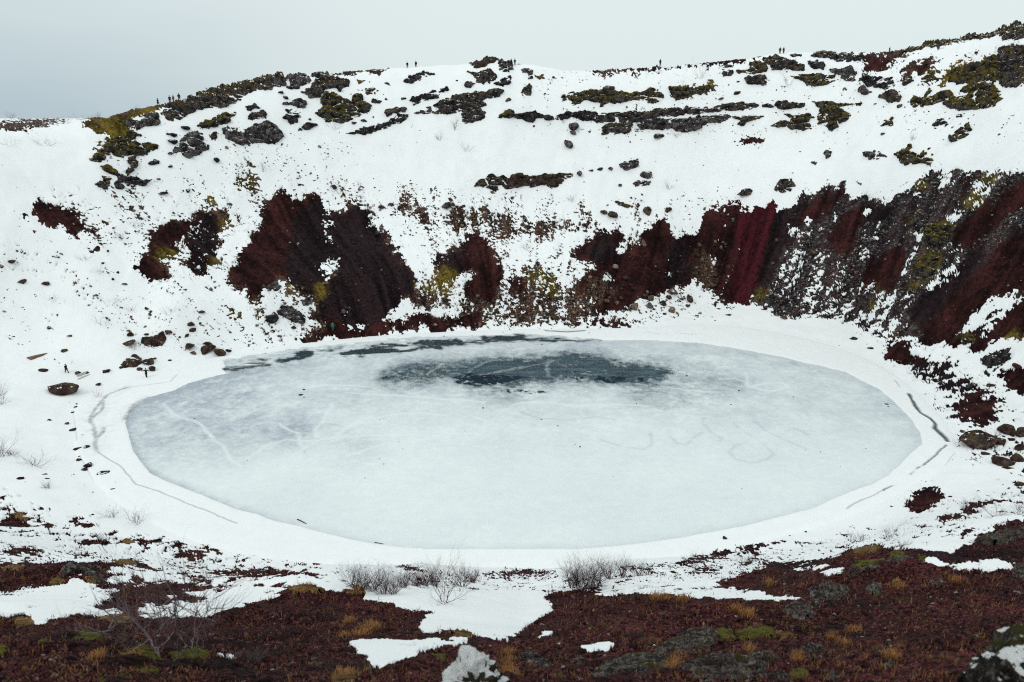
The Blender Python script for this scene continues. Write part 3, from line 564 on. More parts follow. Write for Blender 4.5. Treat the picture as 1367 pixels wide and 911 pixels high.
# ------------------------------------------------------------------ material helpers
class NT_:
    def __init__(s, name):
        s.m = bpy.data.materials.new(name); s.m.use_nodes = True
        s.n, s.l = s.m.node_tree.nodes, s.m.node_tree.links
        s.b = s.n['Principled BSDF']
        s.b.inputs['Specular IOR Level'].default_value = 0.06
    def node(s, t, **kw):
        n = s.n.new(t)
        for k, v in kw.items(): setattr(n, k, v)
        return n
    def put(s, sock, v):
        if hasattr(v, 'is_linked') or isinstance(v, bpy.types.NodeSocket): s.l.new(v, sock)
        elif isinstance(v, tuple) and len(v) == 3 and sock.type == 'RGBA': sock.default_value = (*v, 1)
        else: sock.default_value = v
    def pos(s): return s.node('ShaderNodeNewGeometry').outputs['Position']
    def noise(s, scale, detail=4, rough=.6, vec=None, dist=0.0):
        n = s.node('ShaderNodeTexNoise'); n.inputs['Scale'].default_value = scale; n.inputs['Detail'].default_value = detail
        n.inputs['Roughness'].default_value = rough; n.inputs['Distortion'].default_value = dist
        s.l.new(vec if vec is not None else s.pos(), n.inputs['Vector']); return n.outputs[0]
    def voro(s, scale, vec=None, feature='F1'):
        n = s.node('ShaderNodeTexVoronoi', feature=feature); n.inputs['Scale'].default_value = scale
        s.l.new(vec if vec is not None else s.pos(), n.inputs['Vector']); return n
    def mix(s, f, a, b):
        n = s.node('ShaderNodeMix', data_type='RGBA'); s.put(n.inputs[0], f); s.put(n.inputs[6], a); s.put(n.inputs[7], b); return n.outputs[2]
    def mul(s, a, b):
        n = s.node('ShaderNodeMix', data_type='RGBA', blend_type='MULTIPLY'); n.inputs[0].default_value = 1; s.put(n.inputs[6], a); s.put(n.inputs[7], b); return n.outputs[2]
    def math(s, op, a, b=0.0, clamp=False):
        n = s.node('ShaderNodeMath', operation=op); n.use_clamp = clamp; s.put(n.inputs[0], a); s.put(n.inputs[1], b); return n.outputs[0]
    def rng(s, v, a, b, c=0.0, d=1.0, smooth=False):
        n = s.node('ShaderNodeMapRange'); n.interpolation_type = 'SMOOTHSTEP' if smooth else 'LINEAR'
        s.put(n.inputs[0], v)
        for i, q in enumerate((a, b, c, d)): n.inputs[i + 1].default_value = q
        return n.outputs[0]
    def ramp(s, v, stops):
        n = s.node('ShaderNodeValToRGB'); s.put(n.inputs[0], v); e = n.color_ramp.elements
        e[0].position, e[0].color = stops[0][0], (*stops[0][1], 1); e[1].position, e[1].color = stops[-1][0], (*stops[-1][1], 1)
        for p, c in stops[1:-1]: q = e.new(p); q.color = (*c, 1)
        return n.outputs[0]
    def attr(s, name): return s.node('ShaderNodeAttribute', attribute_name=name)
    def bump(s, hgt, dist, strength=1.0):
        n = s.node('ShaderNodeBump'); n.inputs['Strength'].default_value = strength; n.inputs['Distance'].default_value = dist
        s.put(n.inputs['Height'], hgt); s.l.new(n.outputs[0], s.b.inputs['Normal']); return n
    def done(s, col, rough=.85):
        s.put(s.b.inputs['Base Color'], col); s.put(s.b.inputs['Roughness'], rough); return s.m

SNOW = (0.845, 0.87, 0.865)
def m_terrain():
    t = NT_('crater_ground')
    bare_ = t.attr('bare').outputs['Fac']
    k1 = t.node('ShaderNodeSeparateColor'); t.l.new(t.attr('kind_a').outputs['Color'], k1.inputs[0])
    k2 = t.node('ShaderNodeSeparateColor'); t.l.new(t.attr('kind_b').outputs['Color'], k2.inputs[0])
    ny = t.attr('kind_c').outputs['Fac']
    fine = t.noise(9.0, 5, .7); mid = t.noise(1.1, 5, .65); big = t.noise(0.16, 3, .5); vf = t.noise(42.0, 3, .7)
    f2 = t.noise(3.3, 6, .75)
    def c(stops, v=fine): return t.ramp(v, stops)
    red = c([(0.3, (.009, .0045, .005)), (0.5, (.028, .0105, .0105)), (0.70, (.066, .024, .021))], t.noise(2.2, 9, .8))
    red = t.mul(red, t.ramp(big, [(0.35, (.5, .5, .55)), (0.65, (1.3, 1.15, 1.1))]))
    blk = c([(0.3, (.005, .0035, .0045)), (0.55, (.019, .0115, .013)), (0.75, (.055, .036, .037))], t.noise(2.4, 9, .8))
    crm = c([(0.3, (.014, .004, .006)), (0.7, (.060, .010, .014))], f2)
    gry = c([(0.42, (.005, .0045, .006)), (0.5, (.03, .027, .028)), (0.56, (.085, .08, .078)), (0.62, (.26, .25, .24))], t.noise(4.0, 9, .85))
    gry = t.mix(t.rng(mid, .42, .60, 0, .85), gry, red)
    mos = c([(0.3, (.03, .022, .008)), (0.5, (.11, .085, .014)), (0.72, (.24, .17, .035))], f2)
    mos = t.mix(t.rng(mid, .50, .66, 0, .8), mos, (.07, .032, .014))
    tal = c([(0.42, (.007, .0045, .0045)), (0.5, (.045, .026, .019)), (0.60, (.19, .12, .086))], t.noise(3.0, 9, .85))
    hea = c([(0.44, (.003, .001, .0015)), (0.5, (.026, .008, .0095)), (0.58, (.12, .044, .042))], t.noise(16, 8, .85))
    hea = t.mul(hea, t.ramp(t.noise(.7, 4), [(0.35, (.6, .6, .6)), (0.65, (1.35, 1.15, 1.1))]))
    hea = t.mix(t.rng(t.noise(1.7, 5, .6), .60, .70, 0, .55), hea, (.07, .05, .02))
    st_ = t.attr('streak').outputs['Fac']
    cur = red
    for f, cc in ((k1.outputs[1], blk), (k1.outputs[2], crm), (k2.outputs[0], gry), (k2.outputs[1], mos), (k2.outputs[2], tal), (ny, hea)):
        cur = t.mix(f, cur, cc)
    cur = t.mul(cur, t.ramp(st_, [(0.25, (.42, .42, .45)), (0.5, (.95, .95, .95)), (0.75, (1.6, 1.5, 1.45))]))
    # snow with its faint grey wind texture and a few blades and grit coming through
    sn = t.mix(t.rng(t.noise(.35, 8, .75), .40, .66, 0, .30), SNOW, (.70, .755, .78))
    edge = t.math('ADD', bare_, t.math('MULTIPLY', t.math('SUBTRACT', t.math('ADD', t.math('MULTIPLY', f2, .5), t.math('MULTIPLY', fine, .5)), .5), .75))
    mask = t.rng(edge, .465, .535, 0, 1, True)
    grit = t.math('MULTIPLY', t.rng(t.noise(5, 5, .85), .62, .70), t.rng(t.noise(.14, 4, .65), .50, .66, 0, .55))
    sn = t.mix(grit, sn, (.16, .13, .12))
    rim = t.math('MULTIPLY', t.rng(edge, .30, .46, 0, 1), t.math('SUBTRACT', 1.0, mask))
    sn = t.mix(t.math('MULTIPLY', rim, .12), sn, (.52, .55, .58))
    col = t.mix(mask, sn, cur)
    hgt = t.math('ADD', t.math('MULTIPLY', t.math('SUBTRACT', 1.0, mask), 1.2), t.math('ADD', t.math('MULTIPLY', vf, t.math('MULTIPLY', mask, .25)), t.math('MULTIPLY', fine, t.math('MULTIPLY', mask, 1.0))))
    t.bump(hgt, .12, .8)
    return t.done(col, .92)

def m_rock(name, dark, midc, light, moss=0.0, mosscol=(.085, .075, .014), lichen=0.3, snow=0.0, red=0.0, scale=1.0):
    t = NT_(name)
    g = t.node('ShaderNodeNewGeometry'); nz = t.node('ShaderNodeSeparateXYZ'); t.l.new(g.outputs['Normal'], nz.inputs[0]); nz = nz.outputs['Z']
    P = g.outputs['Position']
    n1 = t.math('ADD', t.math('MULTIPLY', t.noise(3.4 * scale, 9, .8, P), .5), t.math('MULTIPLY', t.noise(.9 * scale, 5, .65, P), .5)); n2 = t.noise(.55 * scale, 5, .6, P); n3 = t.noise(7 * scale, 5, .7, P)
    col = t.ramp(n1, [(0.405, tuple(c_ * .5 for c_ in dark)), (0.495, midc), (0.60, tuple(c_ * 1.4 for c_ in light))])
    col = t.mul(col, t.ramp(n2, [(0.3, (.55, .55, .57)), (0.7, (1.4, 1.35, 1.3))]))
    if lichen: col = t.mix(t.math('MULTIPLY', t.rng(n3, .56, .68), t.rng(n2, .35, .6, .2, lichen * 2, False), True), col, (.24, .235, .225))
    if red: col = t.mix(t.math('MULTIPLY', t.rng(t.noise(.4 * scale, 4, .6, P), .42, .58), red), col, (.045, .017, .014))
    if moss:
        f = t.math('ADD', t.math('MULTIPLY', nz, .9), t.math('MULTIPLY', t.math('SUBTRACT', t.noise(.9 * scale, 6, .7, P), .5), 2.6))
        mc = t.mix(t.rng(t.noise(1.3 * scale, 4, .6, P), .42, .62), mosscol, (.052, .034, .014))
        mc = t.mul(mc, t.ramp(n3, [(0.3, (.45, .45, .45)), (0.7, (1.35, 1.35, 1.3))]))
        col = t.mix(t.rng(f, 1.12 - moss, 1.3 - moss, 0, 1, True), col, mc)
    if snow:
        f = t.math('ADD', nz, t.math('MULTIPLY', t.math('SUBTRACT', t.noise(1.3 * scale, 6, .7, P), .5), 3.6))
        col = t.mix(t.rng(f, 1.42 - snow, 1.48 - snow, 0, 1, True), col, SNOW)
    t.bump(t.math('ADD', n1, t.math('MULTIPLY', n3, .5)), .3 / scale, 1.0)
    return t.done(col, .93)

MAT = {
 'terrain': m_terrain(),
 'mossy': m_rock('mossy_lava', (.006, .0055, .0065), (.034, .030, .031), (.13, .117, .113), moss=.60, mosscol=(.085, .062, .013), lichen=.4, snow=.30),
 'green': m_rock('green_moss_lava', (.007, .0065, .007), (.030, .028, .026), (.12, .112, .10), moss=.80, mosscol=(.14, .108, .014), lichen=.3, snow=.24),
 'grey': m_rock('grey_lava', (.008, .007, .008), (.045, .040, .041), (.16, .147, .143), moss=.22, lichen=.5, snow=.30),
 'dark': m_rock('dark_lava', (.008, .007, .009), (.022, .02, .022), (.07, .066, .067), moss=.25, lichen=.3, snow=.30),
 'brown': m_rock('brown_lava', (.013, .010, .010), (.047, .034, .029), (.125, .095, .078), moss=.2, lichen=.2, snow=.08, red=.5),
 'red': m_rock('red_lava', (.012, .007, .008), (.032, .014, .013), (.075, .034, .028), moss=.1, lichen=.05, snow=.02, red=.6),
 'tan': m_rock('tan_stone', (.03, .024, .02), (.11, .08, .06), (.22, .17, .13), lichen=.2, snow=.22),
 'lichen': m_rock('lichened_lava', (.010, .009, .009), (.038, .034, .032), (.22, .21, .19), moss=.22, mosscol=(.05, .045, .010), lichen=.8, snow=.0, red=.3, scale=6),
 'cushion': m_rock('moss_cushion', (.03, .03, .008), (.085, .08, .014), (.15, .14, .03), moss=.9, mosscol=(.12, .125, .016), lichen=0, scale=7),
 'ochre': m_rock('dead_grass_cushion', (.04, .024, .01), (.13, .08, .03), (.24, .15, .07), lichen=0, scale=8),
}
def m_plain(name, col, var=.35, rough=.8, scale=6.0, obj=False):
    t = NT_(name)
    n = t.noise(scale, 4)
    return t.done(t.mul(col, t.ramp(n, [(0.3, (1 - var,) * 3), (0.7, (1 + var,) * 3)])), rough)
def m_vary(name):
    """colour of each piece is stored with the piece, grain on top"""
    t = NT_(name)
    c = t.attr('tint').outputs['Color']
    return t.done(t.mul(c, t.ramp(t.noise(9, 4, .7), [(0.3, (.6, .6, .6)), (0.7, (1.4, 1.4, 1.4))])), .92)
MAT['vary'] = m_vary('broken_stone'); MAT['plantmat'] = m_vary('dry_leaf')
MAT['twig'] = m_plain('dark_twig', (.055, .018, .022)); MAT['twigfar'] = m_plain('purple_grey_twig', (.085, .05, .056)); MAT['twigpale'] = m_plain('pale_weathered_twig', (.15, .125, .125))
MAT['wood'] = m_plain('weathered_wood', (.17, .10, .075)); MAT['palewood'] = m_plain('pale_board', (.5, .5, .46))

# ------------------------------------------------------------------ object helpers
def mesh_np(name, V, faces_flat, sizes, mat, smooth=False, parent=None, attrs=None):
    me = bpy.data.meshes.new(name)
    V = np.ascontiguousarray(V, np.float32); faces_flat = np.ascontiguousarray(faces_flat, np.int32)
    me.vertices.add(len(V)); me.vertices.foreach_set('co', V.ravel())
    me.loops.add(len(faces_flat)); me.loops.foreach_set('vertex_index', faces_flat)
    if np.isscalar(sizes):
        nf = len(faces_flat) // sizes; st = np.arange(nf, dtype=np.int32) * sizes
    else:
        st = np.concatenate([[0], np.cumsum(sizes)[:-1]]).astype(np.int32); nf = len(st)
    me.polygons.add(nf); me.polygons.foreach_set('loop_start', st)
    me.polygons.foreach_set('use_smooth', np.full(nf, smooth))
    me.update(calc_edges=True)
    for k, v in (attrs or {}).items():
        if v.ndim == 1:
            a = me.attributes.new(k, 'FLOAT', 'POINT'); a.data.foreach_set('value', v.astype(np.float32))
        else:
            a = me.attributes.new(k, 'FLOAT_COLOR', 'POINT')
            a.data.foreach_set('color', np.concatenate([v, np.ones((len(v), 1))], 1).astype(np.float32).ravel() if v.shape[1] == 3 else v.astype(np.float32).ravel())
    me.materials.append(mat)
    o = bpy.data.objects.new(name, me); COL.objects.link(o)
    if parent is not None: o.parent = parent
    return o
def grid_faces(nr, nc, keep=None):
    i = np.arange(nr * nc).reshape(nr, nc)
    q = np.stack([i[:-1, :-1], i[:-1, 1:], i[1:, 1:], i[1:, :-1]], -1).reshape(-1, 4)
    return q if keep is None else q[keep]
def tag(o, label=None, cat=None, group=None, kind=None):
    if label: o['label'] = label
    if cat: o['category'] = cat
    if group: o['group'] = group
    if kind: o['kind'] = kind
    return o
def empty(name, loc, rz=0.0):
    o = bpy.data.objects.new(name, None); COL.objects.link(o); o.location = loc; o.rotation_euler = (0, 0, rz); o.empty_display_size = .3
    return o

# ------------------------------------------------------------------ THE GROUND
THM = np.concatenate([np.radians([-180, -150, -120, -95, -78, -66, -58, -52, -48, -45, -43.5]), np.radians(np.linspace(-42.5, 42.5, 1060)), np.radians([43.5, 45, 48, 52, 58, 66, 78, 95, 120, 150, 180])])
NR = 660
ti = np.interp(THM, TH, TI); ia = np.minimum(ti.astype(int), NT - 2); u = (ti - ia)[:, None]
PROF = TAB[ia] * (1 - u) + TAB[ia + 1] * u                      # heights along each azimuth
fwd = DG[None, :] * np.maximum(np.cos(THM), .55)[:, None]
elev = np.arctan2(PROF - EYE, np.maximum(DG[None, :], 1))
dpx = np.abs(np.diff(elev, axis=1)) * F * 1.1
lake_in = PROF[:, 1:] < -0.05
step = dpx + 40 * np.diff(np.log(DG))[None, :]
step = np.where(elev[:, 1:] < math.radians(-48), step * .12, step)
step = np.where(lake_in, step * .06, step)
step = np.where((DG[1:] > 300)[None, :], step * .5, step)
hid = DG[None, 1:] > (rim[0][np.minimum(ti.astype(int), NT - 1)] + 8)[:, None]
step = np.where(hid & (DG[1:] < 300)[None, :], step * .25, step)
step = smooth_rows(step, 6)
cum = np.concatenate([np.zeros((len(THM), 1)), np.cumsum(step, 1)], 1)
ROWD = np.zeros((len(THM), NR))
for i in range(len(THM)):
    ROWD[i] = np.interp(np.linspace(0, cum[i, -1], NR), cum[i], DG)
GX = np.sin(THM)[:, None] * ROWD; GY = np.cos(THM)[:, None] * ROWD
gx, gy = GX.ravel(), GY.ravel(); gz = ground(gx, gy)
cb, ck, outside = cover_at(gx, gy, gz)
dist = np.hypot(gx, gy)
def rock_noise(X, Y, Z): return fbm2(X, Y + Z, .9, 3, 301, .6)
barem = sstep(.42, .58, cb)
farw_ = sstep(40, 110, dist)
# rough rubble on bare ground, and the snow lying a hand deep beside it
micro = barem * (farw_ * (fbm2(gx, gy + gz, 1.1, 4, 301, .65) * .40 + streaks(gx, gy, .35, 305, 3) * .9) + (1 - farw_) * fbm2(gx, gy, .35, 4, 303, .6) * .10)
snowd = (1 - barem) * (0.055 + .12 * farw_) + (fbm2(gx, gy, 5.5, 3, 311) * .14 + np.abs(streaks(gx, gy, .25, 315, 3)) * .25) * farw_ * (1 - barem)
live = sstep(.0, .3, gz)
gz2 = gz + (micro + snowd) * np.maximum(live, 0) * np.minimum(1, dist / 3)
ka = np.stack([ck[:, 0], ck[:, 1] / np.maximum(ck[:, 0] + ck[:, 1], 1e-6), ck[:, 2] / np.maximum(ck[:, :3].sum(1), 1e-6)], -1)
kb = np.stack([ck[:, 3] / np.maximum(ck[:, :4].sum(1), 1e-6), ck[:, 4] / np.maximum(ck[:, :5].sum(1), 1e-6), ck[:, 5] / np.maximum(ck[:, :6].sum(1), 1e-6)], -1)
kc = ck[:, 6]
ang = np.abs(np.arctan2(gx, gy))
offm = (ang > math.radians(43)) | (gy < 0)
cb = np.where(offm, .30 + fbm2(gx, gy, 9, 4, 401) * .9 + np.where(dist < 30, .6, 0), cb)
plain = dist > 262
hz = fbm2(gx, gy, 260, 4, 411)
cb = np.where(plain & offm, .35 + hz, cb)
fl = grid_faces(len(THM), NR)[:, ::-1].ravel()
terr = mesh_np('ground', np.stack([gx, gy, gz2], -1), fl, 4, MAT['terrain'], True, None, {'bare': cb, 'streak': np.clip(.5 + (streaks(gx, gy, .9, 281, 5) * .6 + fbm2(gx, gy + gz, .45, 4, 283, .8) * .55) * np.where(dist > 60, 1, .6), 0, 1), 'kind_a': ka, 'kind_b': kb, 'kind_c': kc})
tag(terr, kind='structure')

# ------------------------------------------------------------------ THE FROZEN LAKE (ice lens, snowy shelf round it, wet streaks, cracks, tracks)
LENS = (zp('I', '1329,120 1100,160 950,200 870,240 760,270 690,305 650,350 635,400 650,450 670,530 710,590 760,655 840,695 940,735 1020,765 1080,790 1200,840 1300,862')
        + zp('K', '130,95 250,120 400,160 520,190 650,215 760,228 900,238 1200,240') + zp('L', '0,240 250,240 400,238 560,226 700,211 880,186 1050,156 1250,118')
        + zp('N', '110,905 200,860 300,820 400,785 480,740 550,675 600,625 652,580 640,530 590,450 520,380 440,310 350,265 250,215 100,180 0,160')
        + zp('Q', '1367,222 1200,180 1000,142 850,120 650,108 440,110 200,112 0,118') + zp('P', '1000,140 800,170 600,195 420,215 200,245 100,262'))
rn, rf = RING_NEAR, RING_FAR
thn, dn, _ = to_polar(zpts(rn, 0.0), 'z'); thf, df, _ = to_polar(zpts(rf, 0.0), 'z')
LT = np.linspace(thn[0] - .035, thn[-1] + .035, 940)
d0 = np.interp(LT, thn, dn) - 3.0; d1 = np.interp(LT, thf, df) + 3.0
NLR = 420
s_ = np.linspace(0, 1, NLR)
LD = 1 / ((1 / d0)[:, None] * (1 - s_) + (1 / d1)[:, None] * s_)        # even in depression angle
lx = (np.sin(LT)[:, None] * LD).ravel(); ly = (np.cos(LT)[:, None] * LD).ravel()
lpx, lpy, _ = project(lx, ly, 0 * lx)
wx = fbm2(lx, ly, 1.6, 4, 501) * 3.2; wy = fbm2(lx + 50, ly, 1.6, 4, 503) * 1.6
def paint(polys, s, blurpx, seedmul=1.0, warp=1.0):
    a = np.zeros((HH, WW), np.float32)
    for z, dens, st in polys:
        p = [(q[0] + PADX, q[1] + PADY) for q in (zp(z, st) if isinstance(st, str) else st)]
        xs, ys = [q[0] for q in p], [q[1] for q in p]
        x0, x1, y0, y1 = max(int(min(xs)) - 1, 0), min(int(max(xs)) + 2, WW), max(int(min(ys)) - 1, 0), min(int(max(ys)) + 2, HH)
        mk = poly_mask(p, x0, y0, x1, y1); a[y0:y1, x0:x1] = np.where(mk, np.maximum(a[y0:y1, x0:x1], dens), a[y0:y1, x0:x1])
    a = blur(a, blurpx)
    return sample(a, lpx + wx * warp, lpy + wy * warp)
def seg_dist(lines, yscale=1.0, warp=0.6):
    """distance in metres on the ice from each point to a set of drawn lines (given as seen in the photograph)"""
    best = np.full(len(lx), 99.0)
    ax_ = lx + fbm2(lx, ly, 2.5, 4, 521) * warp; ay_ = ly + fbm2(lx + 9, ly, 2.5, 4, 523) * warp
    for z, st in lines:
        q = [at_z(a, b, 0.0)[:2] for a, b in zp(z, st)]
        for (x0, y0), (x1, y1) in zip(q[:-1], q[1:]):
            sel = np.where((ax_ > min(x0, x1) - 3) & (ax_ < max(x0, x1) + 3) & (ay_ > min(y0, y1) - 3) & (ay_ < max(y0, y1) + 3))[0]
            if not len(sel): continue
            dx, dy = x1 - x0, y1 - y0; L = dx * dx + dy * dy + 1e-9
            t = np.clip(((ax_[sel] - x0) * dx + (ay_[sel] - y0) * dy) / L, 0, 1)
            dd = np.hypot(ax_[sel] - x0 - t * dx, ay_[sel] - y0 - t * dy)
            best[sel] = np.minimum(best[sel], dd)
    return best
lens = paint([('X', 1.0, LENS)], 1, 1.2, warp=.35)
wet = paint([('P', 1, '0,205 120,190 300,165 420,150 560,140 700,125 860,110 1000,105 1200,100 1367,95 1367,125 1200,135 1000,140 860,150 800,170 600,190 480,200 420,212 300,235 150,250 0,268'),
             ('Q', 1, '-10,90 100,80 220,92 440,106 440,114 0,122')], 1, 2.0, warp=1.6)
dark = paint([('P', .95, '215,212 290,195 400,180 410,188 300,212 250,222'), ('P', .8, '300,172 380,168 410,182 340,190'),('P', 1, '530,178 640,155 760,150 800,160 780,172 640,188 540,190'),
              ('P', 1, '770,168 900,152 1000,142 1000,155 880,165 790,176'),('P', .9, '640,145 780,133 860,120 960,118 1000,115 1200,122 1210,130 1100,138 960,148 860,140 700,150'),
              ('P', .7, '400,160 560,150 540,158 420,168'),('P', .8, '1160,105 1250,100 1367,98 1367,118 1200,124'),('Q', .85, '0,92 100,88 160,98 230,98 300,104 440,106 430,112 200,112 0,116'),
              ('P', .55, '0,238 130,225 200,225 210,235 100,250 0,262'),('P', .5, '110,205 230,200 180,215')], 1, 1.0, warp=2.2)
lsd = poly_sd(lx, ly, RINGP)
thin = paint([('Q', .75, '-160,240 -100,200 -40,178 60,172 200,178 330,160 440,165 520,190 640,195 740,210 760,240 700,275 640,300 560,305 400,290 240,300 120,340 0,350 -120,310 -200,270'),
              ('P', .55, '640,300 760,240 900,215 1000,215 1000,330 900,345 760,335 680,320'),('Q', .35, '640,180 860,220 1000,250 1060,300 900,360 740,400 600,380 500,330 600,290'),
              ('Q', .42, '240,160 440,155 460,170 300,180')], 1, 9, warp=2.6)
core = paint([('Q', 1, '-90,262 0,190 120,185 230,180 330,172 420,180 520,205 620,215 730,225 720,262 640,275 560,282 440,272 300,262 200,262 100,262 0,272'),
              ('P', .8, '690,280 780,240 900,225 1000,212 1130,200 1250,205 1367,215 1367,300 1200,320 1080,305 1000,285 860,300 760,310')], 1, 6.5, warp=3.0)
black = paint([('Q', 1, '-100,262 0,258 80,262 110,268 60,285 0,292 -60,290'),('Q', .9, '285,258 330,262 380,262 340,275 300,270'),('Q', .95, '420,262 540,262 530,280 470,284 430,275'),('Q', 1, '590,258 620,256 615,282 595,282'),
               ('Q', .6, '0,322 60,312 240,318 200,330 60,330'),('P', .9, '1030,285 1100,275 1170,280 1260,275 1367,285 1367,302 1250,308 1120,320 1060,305'),('P', .5, '700,275 830,280 820,300 720,295')], 1, 1.2, warp=2.6)
grey = paint([('P', .8, '170,560 240,480 340,460 420,500 400,560 300,600 180,620'),('P', .5, '560,375 660,370 640,400 560,400'),('P', .5, '480,570 640,570 720,640 640,680 500,640'),('I', .5, '640,400 700,310 900,230 1329,140 1329,500 1200,600 1000,600 800,640 700,560'),
              ('N', .35, '350,290 440,320 600,480 640,570 560,540 440,380')], 1, 14, warp=3)
edged = paint([('X', 1.0, LENS)], 1, 7, warp=1.2)
trk = seg_dist([('I', '830,300 880,350 940,380 1010,400 1050,440 1080,490 1130,530 1180,580 1230,620'),('P', '560,360 700,368 860,375 1000,388 1180,400'),('P', '490,410 450,480 415,530 430,560'),('P', '620,480 560,520 500,560'),
                ('P', '130,640 200,600 280,575 420,575 540,560 740,550 860,545'),('P', '980,510 1010,545 1090,548 1180,540 1180,490 1140,470'),('P', '200,690 300,650 380,600'),
                ('P', '920,275 960,250 1000,225'),('P', '1080,285 1130,250 1200,215 1250,208'),('P', '1170,275 1250,260 1367,235'),('Q', '0,245 60,232 150,215 250,190'),('Q', '218,200 222,260'),
                ('Q', '930,270 1000,265 1050,285 1065,302 1120,315 1180,318 1215,300 1190,285 1120,285 1075,300'),('Q', '290,380 400,376 540,375 640,378'),('Q', '1050,255 1060,300'),('P','700,470 780,455 900,450 1010,462'),('P','240,500 330,540 360,600'),('P','600,640 690,600 800,585'),('Q','60,380 160,362 290,372'),('Q','700,300 800,318 930,322'),('P','380,330 520,322 660,330')], warp=.5)
trk_dark = seg_dist([('Q', '650,490 655,540 620,560 520,545 440,520'),('Q', '730,480 725,510 760,535 800,540 820,515 860,490'),('Q', '870,430 860,450 900,490 950,520 930,525'),('Q', '990,450 1060,500 1120,545 1160,580 1130,605 1060,615 1000,600 975,570 1000,545 1040,535'),
                     ('Q', '560,330 620,318 700,322 760,340 800,372 760,392'),('Q', '100,400 180,430 300,440 420,425 520,440'),('P', '300,520 380,505 470,500 560,512'),('Q', '1080,440 1120,480 1200,520 1300,560'),('Q', '1240,470 1300,500')], warp=.2)
crk = seg_dist([('I', '555,255 520,285 480,330 465,370 475,420 485,460 493,545'),('I', '640,225 555,255'),('I', '520,290 522,340 470,375'),('I', '530,425 520,455 495,475'),('I', '760,270 690,305 650,350 640,380')], warp=.35)
crk2 = seg_dist([('I', '493,545 550,585 600,610 640,660 690,715 770,742 870,775 980,820 1100,870 1200,911'),('N', '450,820 370,860 260,911'),('N', '505,260 535,295'),('Q', '620,70 680,85 750,80 850,88'),('I','900,155 870,190 780,205 640,225')], warp=.3)
crk3 = seg_dist([('N', '578,330 600,365 640,425 690,455 715,480 710,505 750,540 778,570'),('Q','215,70 300,75 375,70')], warp=.15)
crk4 = seg_dist([('N', '775,590 740,625 680,670 600,730 540,775 450,820')], warp=.3)
n_f = fbm2(lx, ly, .7, 4, 541, .7); n_m = fbm2(lx, ly, 3.5, 4, 545, .6); n_b = fbm2(lx, ly, 12, 3, 547)
n_s = fbm2(lx * .45, ly * 1.8, 1.5, 4, 551, .65)
shelf = np.clip((1 - lens) * (1 - np.clip(wet * 1.6, 0, 1) * sstep(-.55, .1, n_s + .25)), 0, 1)
a_dark = np.clip(dark * (1.5 + 1.6 * n_s), 0, 1) * sstep(-.45, .1, n_s + dark * .4) * .95 + np.clip(wet * 1.2, 0, 1) * np.clip(.12 + n_f * .5 + n_s * .5, 0, .6) * .5
a_thin = np.clip(thin * (1 + 1.0 * n_f + .6 * n_m), 0, 1.1) * .66 + np.clip(core * (1.15 + .45 * n_f + .35 * n_m), 0, 1) * .9
a_black = sstep(.35, .75, black * (1 + 1.3 * n_f))
a_grey = np.clip(.10 + grey * (.75 + .6 * n_m + .5 * n_f) + .12 * n_b + .08 * n_f + .30 * sstep(640, 490, lpy) * (1 + n_m + .6 * n_f), 0, 1)
rimz = np.clip(lens * (1 - edged) * 2.0, 0, 1)
left = sstep(520, 180, lpx)
a_grey = np.clip(a_grey + rimz * (.20 + .45 * left * (1 + n_f)), 0, 1)
a_white = np.clip((1 - trk / (.42 + .3 * n_f)), 0, 1) * sstep(-.35, .2, n_f + .2) * .8 * (1 - .6 * np.clip(a_thin, 0, 1)) + sstep(.35, .62, n_m) * .35 * (1 - a_thin) * sstep(760, 600, lpx)
a_grey = np.clip(a_grey + np.clip(1 - trk_dark / .38, 0, 1) * .24 * sstep(-.4, .3, n_m + .2), 0, 1)
a_crack = np.maximum.reduce([np.clip(1.25 - crk / .34, 0, 1) * (.45 + .3 * n_f), np.clip(1.2 - crk2 / .14, 0, 1) * .42 * sstep(-.5, 0, n_m + .2), np.clip(1.3 - crk3 / (.32 + .22 * n_m), 0, 1) * .95, np.clip(1.1 - crk4 / .2, 0, 1) * sstep(-.1, .2, n_m) * .8])
a_crack = np.where(lens > .6, a_crack * 0.5, a_crack)
a_stain = np.clip(1 - crk / 2.2, 0, 1) * .35 * (1 - lens) * sstep(-.3, .4, n_f)
lz = 0.0 + shelf * (.14 + .05 * n_m) - np.clip(a_crack, 0, 1) * .12 * (1 - lens) + .008 * n_f + .02
lz = lz - .5 * sstep(-.2, 2.6, lsd)
lake = mesh_np('frozen_lake', np.stack([lx, ly, lz], -1), grid_faces(len(LT), NLR)[:, ::-1].ravel(), 4, MAT['terrain'], True, None,
               {'mix_a': np.stack([shelf, np.clip(a_dark, 0, 1), np.clip(a_thin, 0, 1)], -1), 'mix_b': np.stack([a_black, a_grey, np.clip(a_white, 0, 1)], -1), 'mix_c': np.stack([np.clip(a_crack, 0, 1), a_stain, wet], -1)})
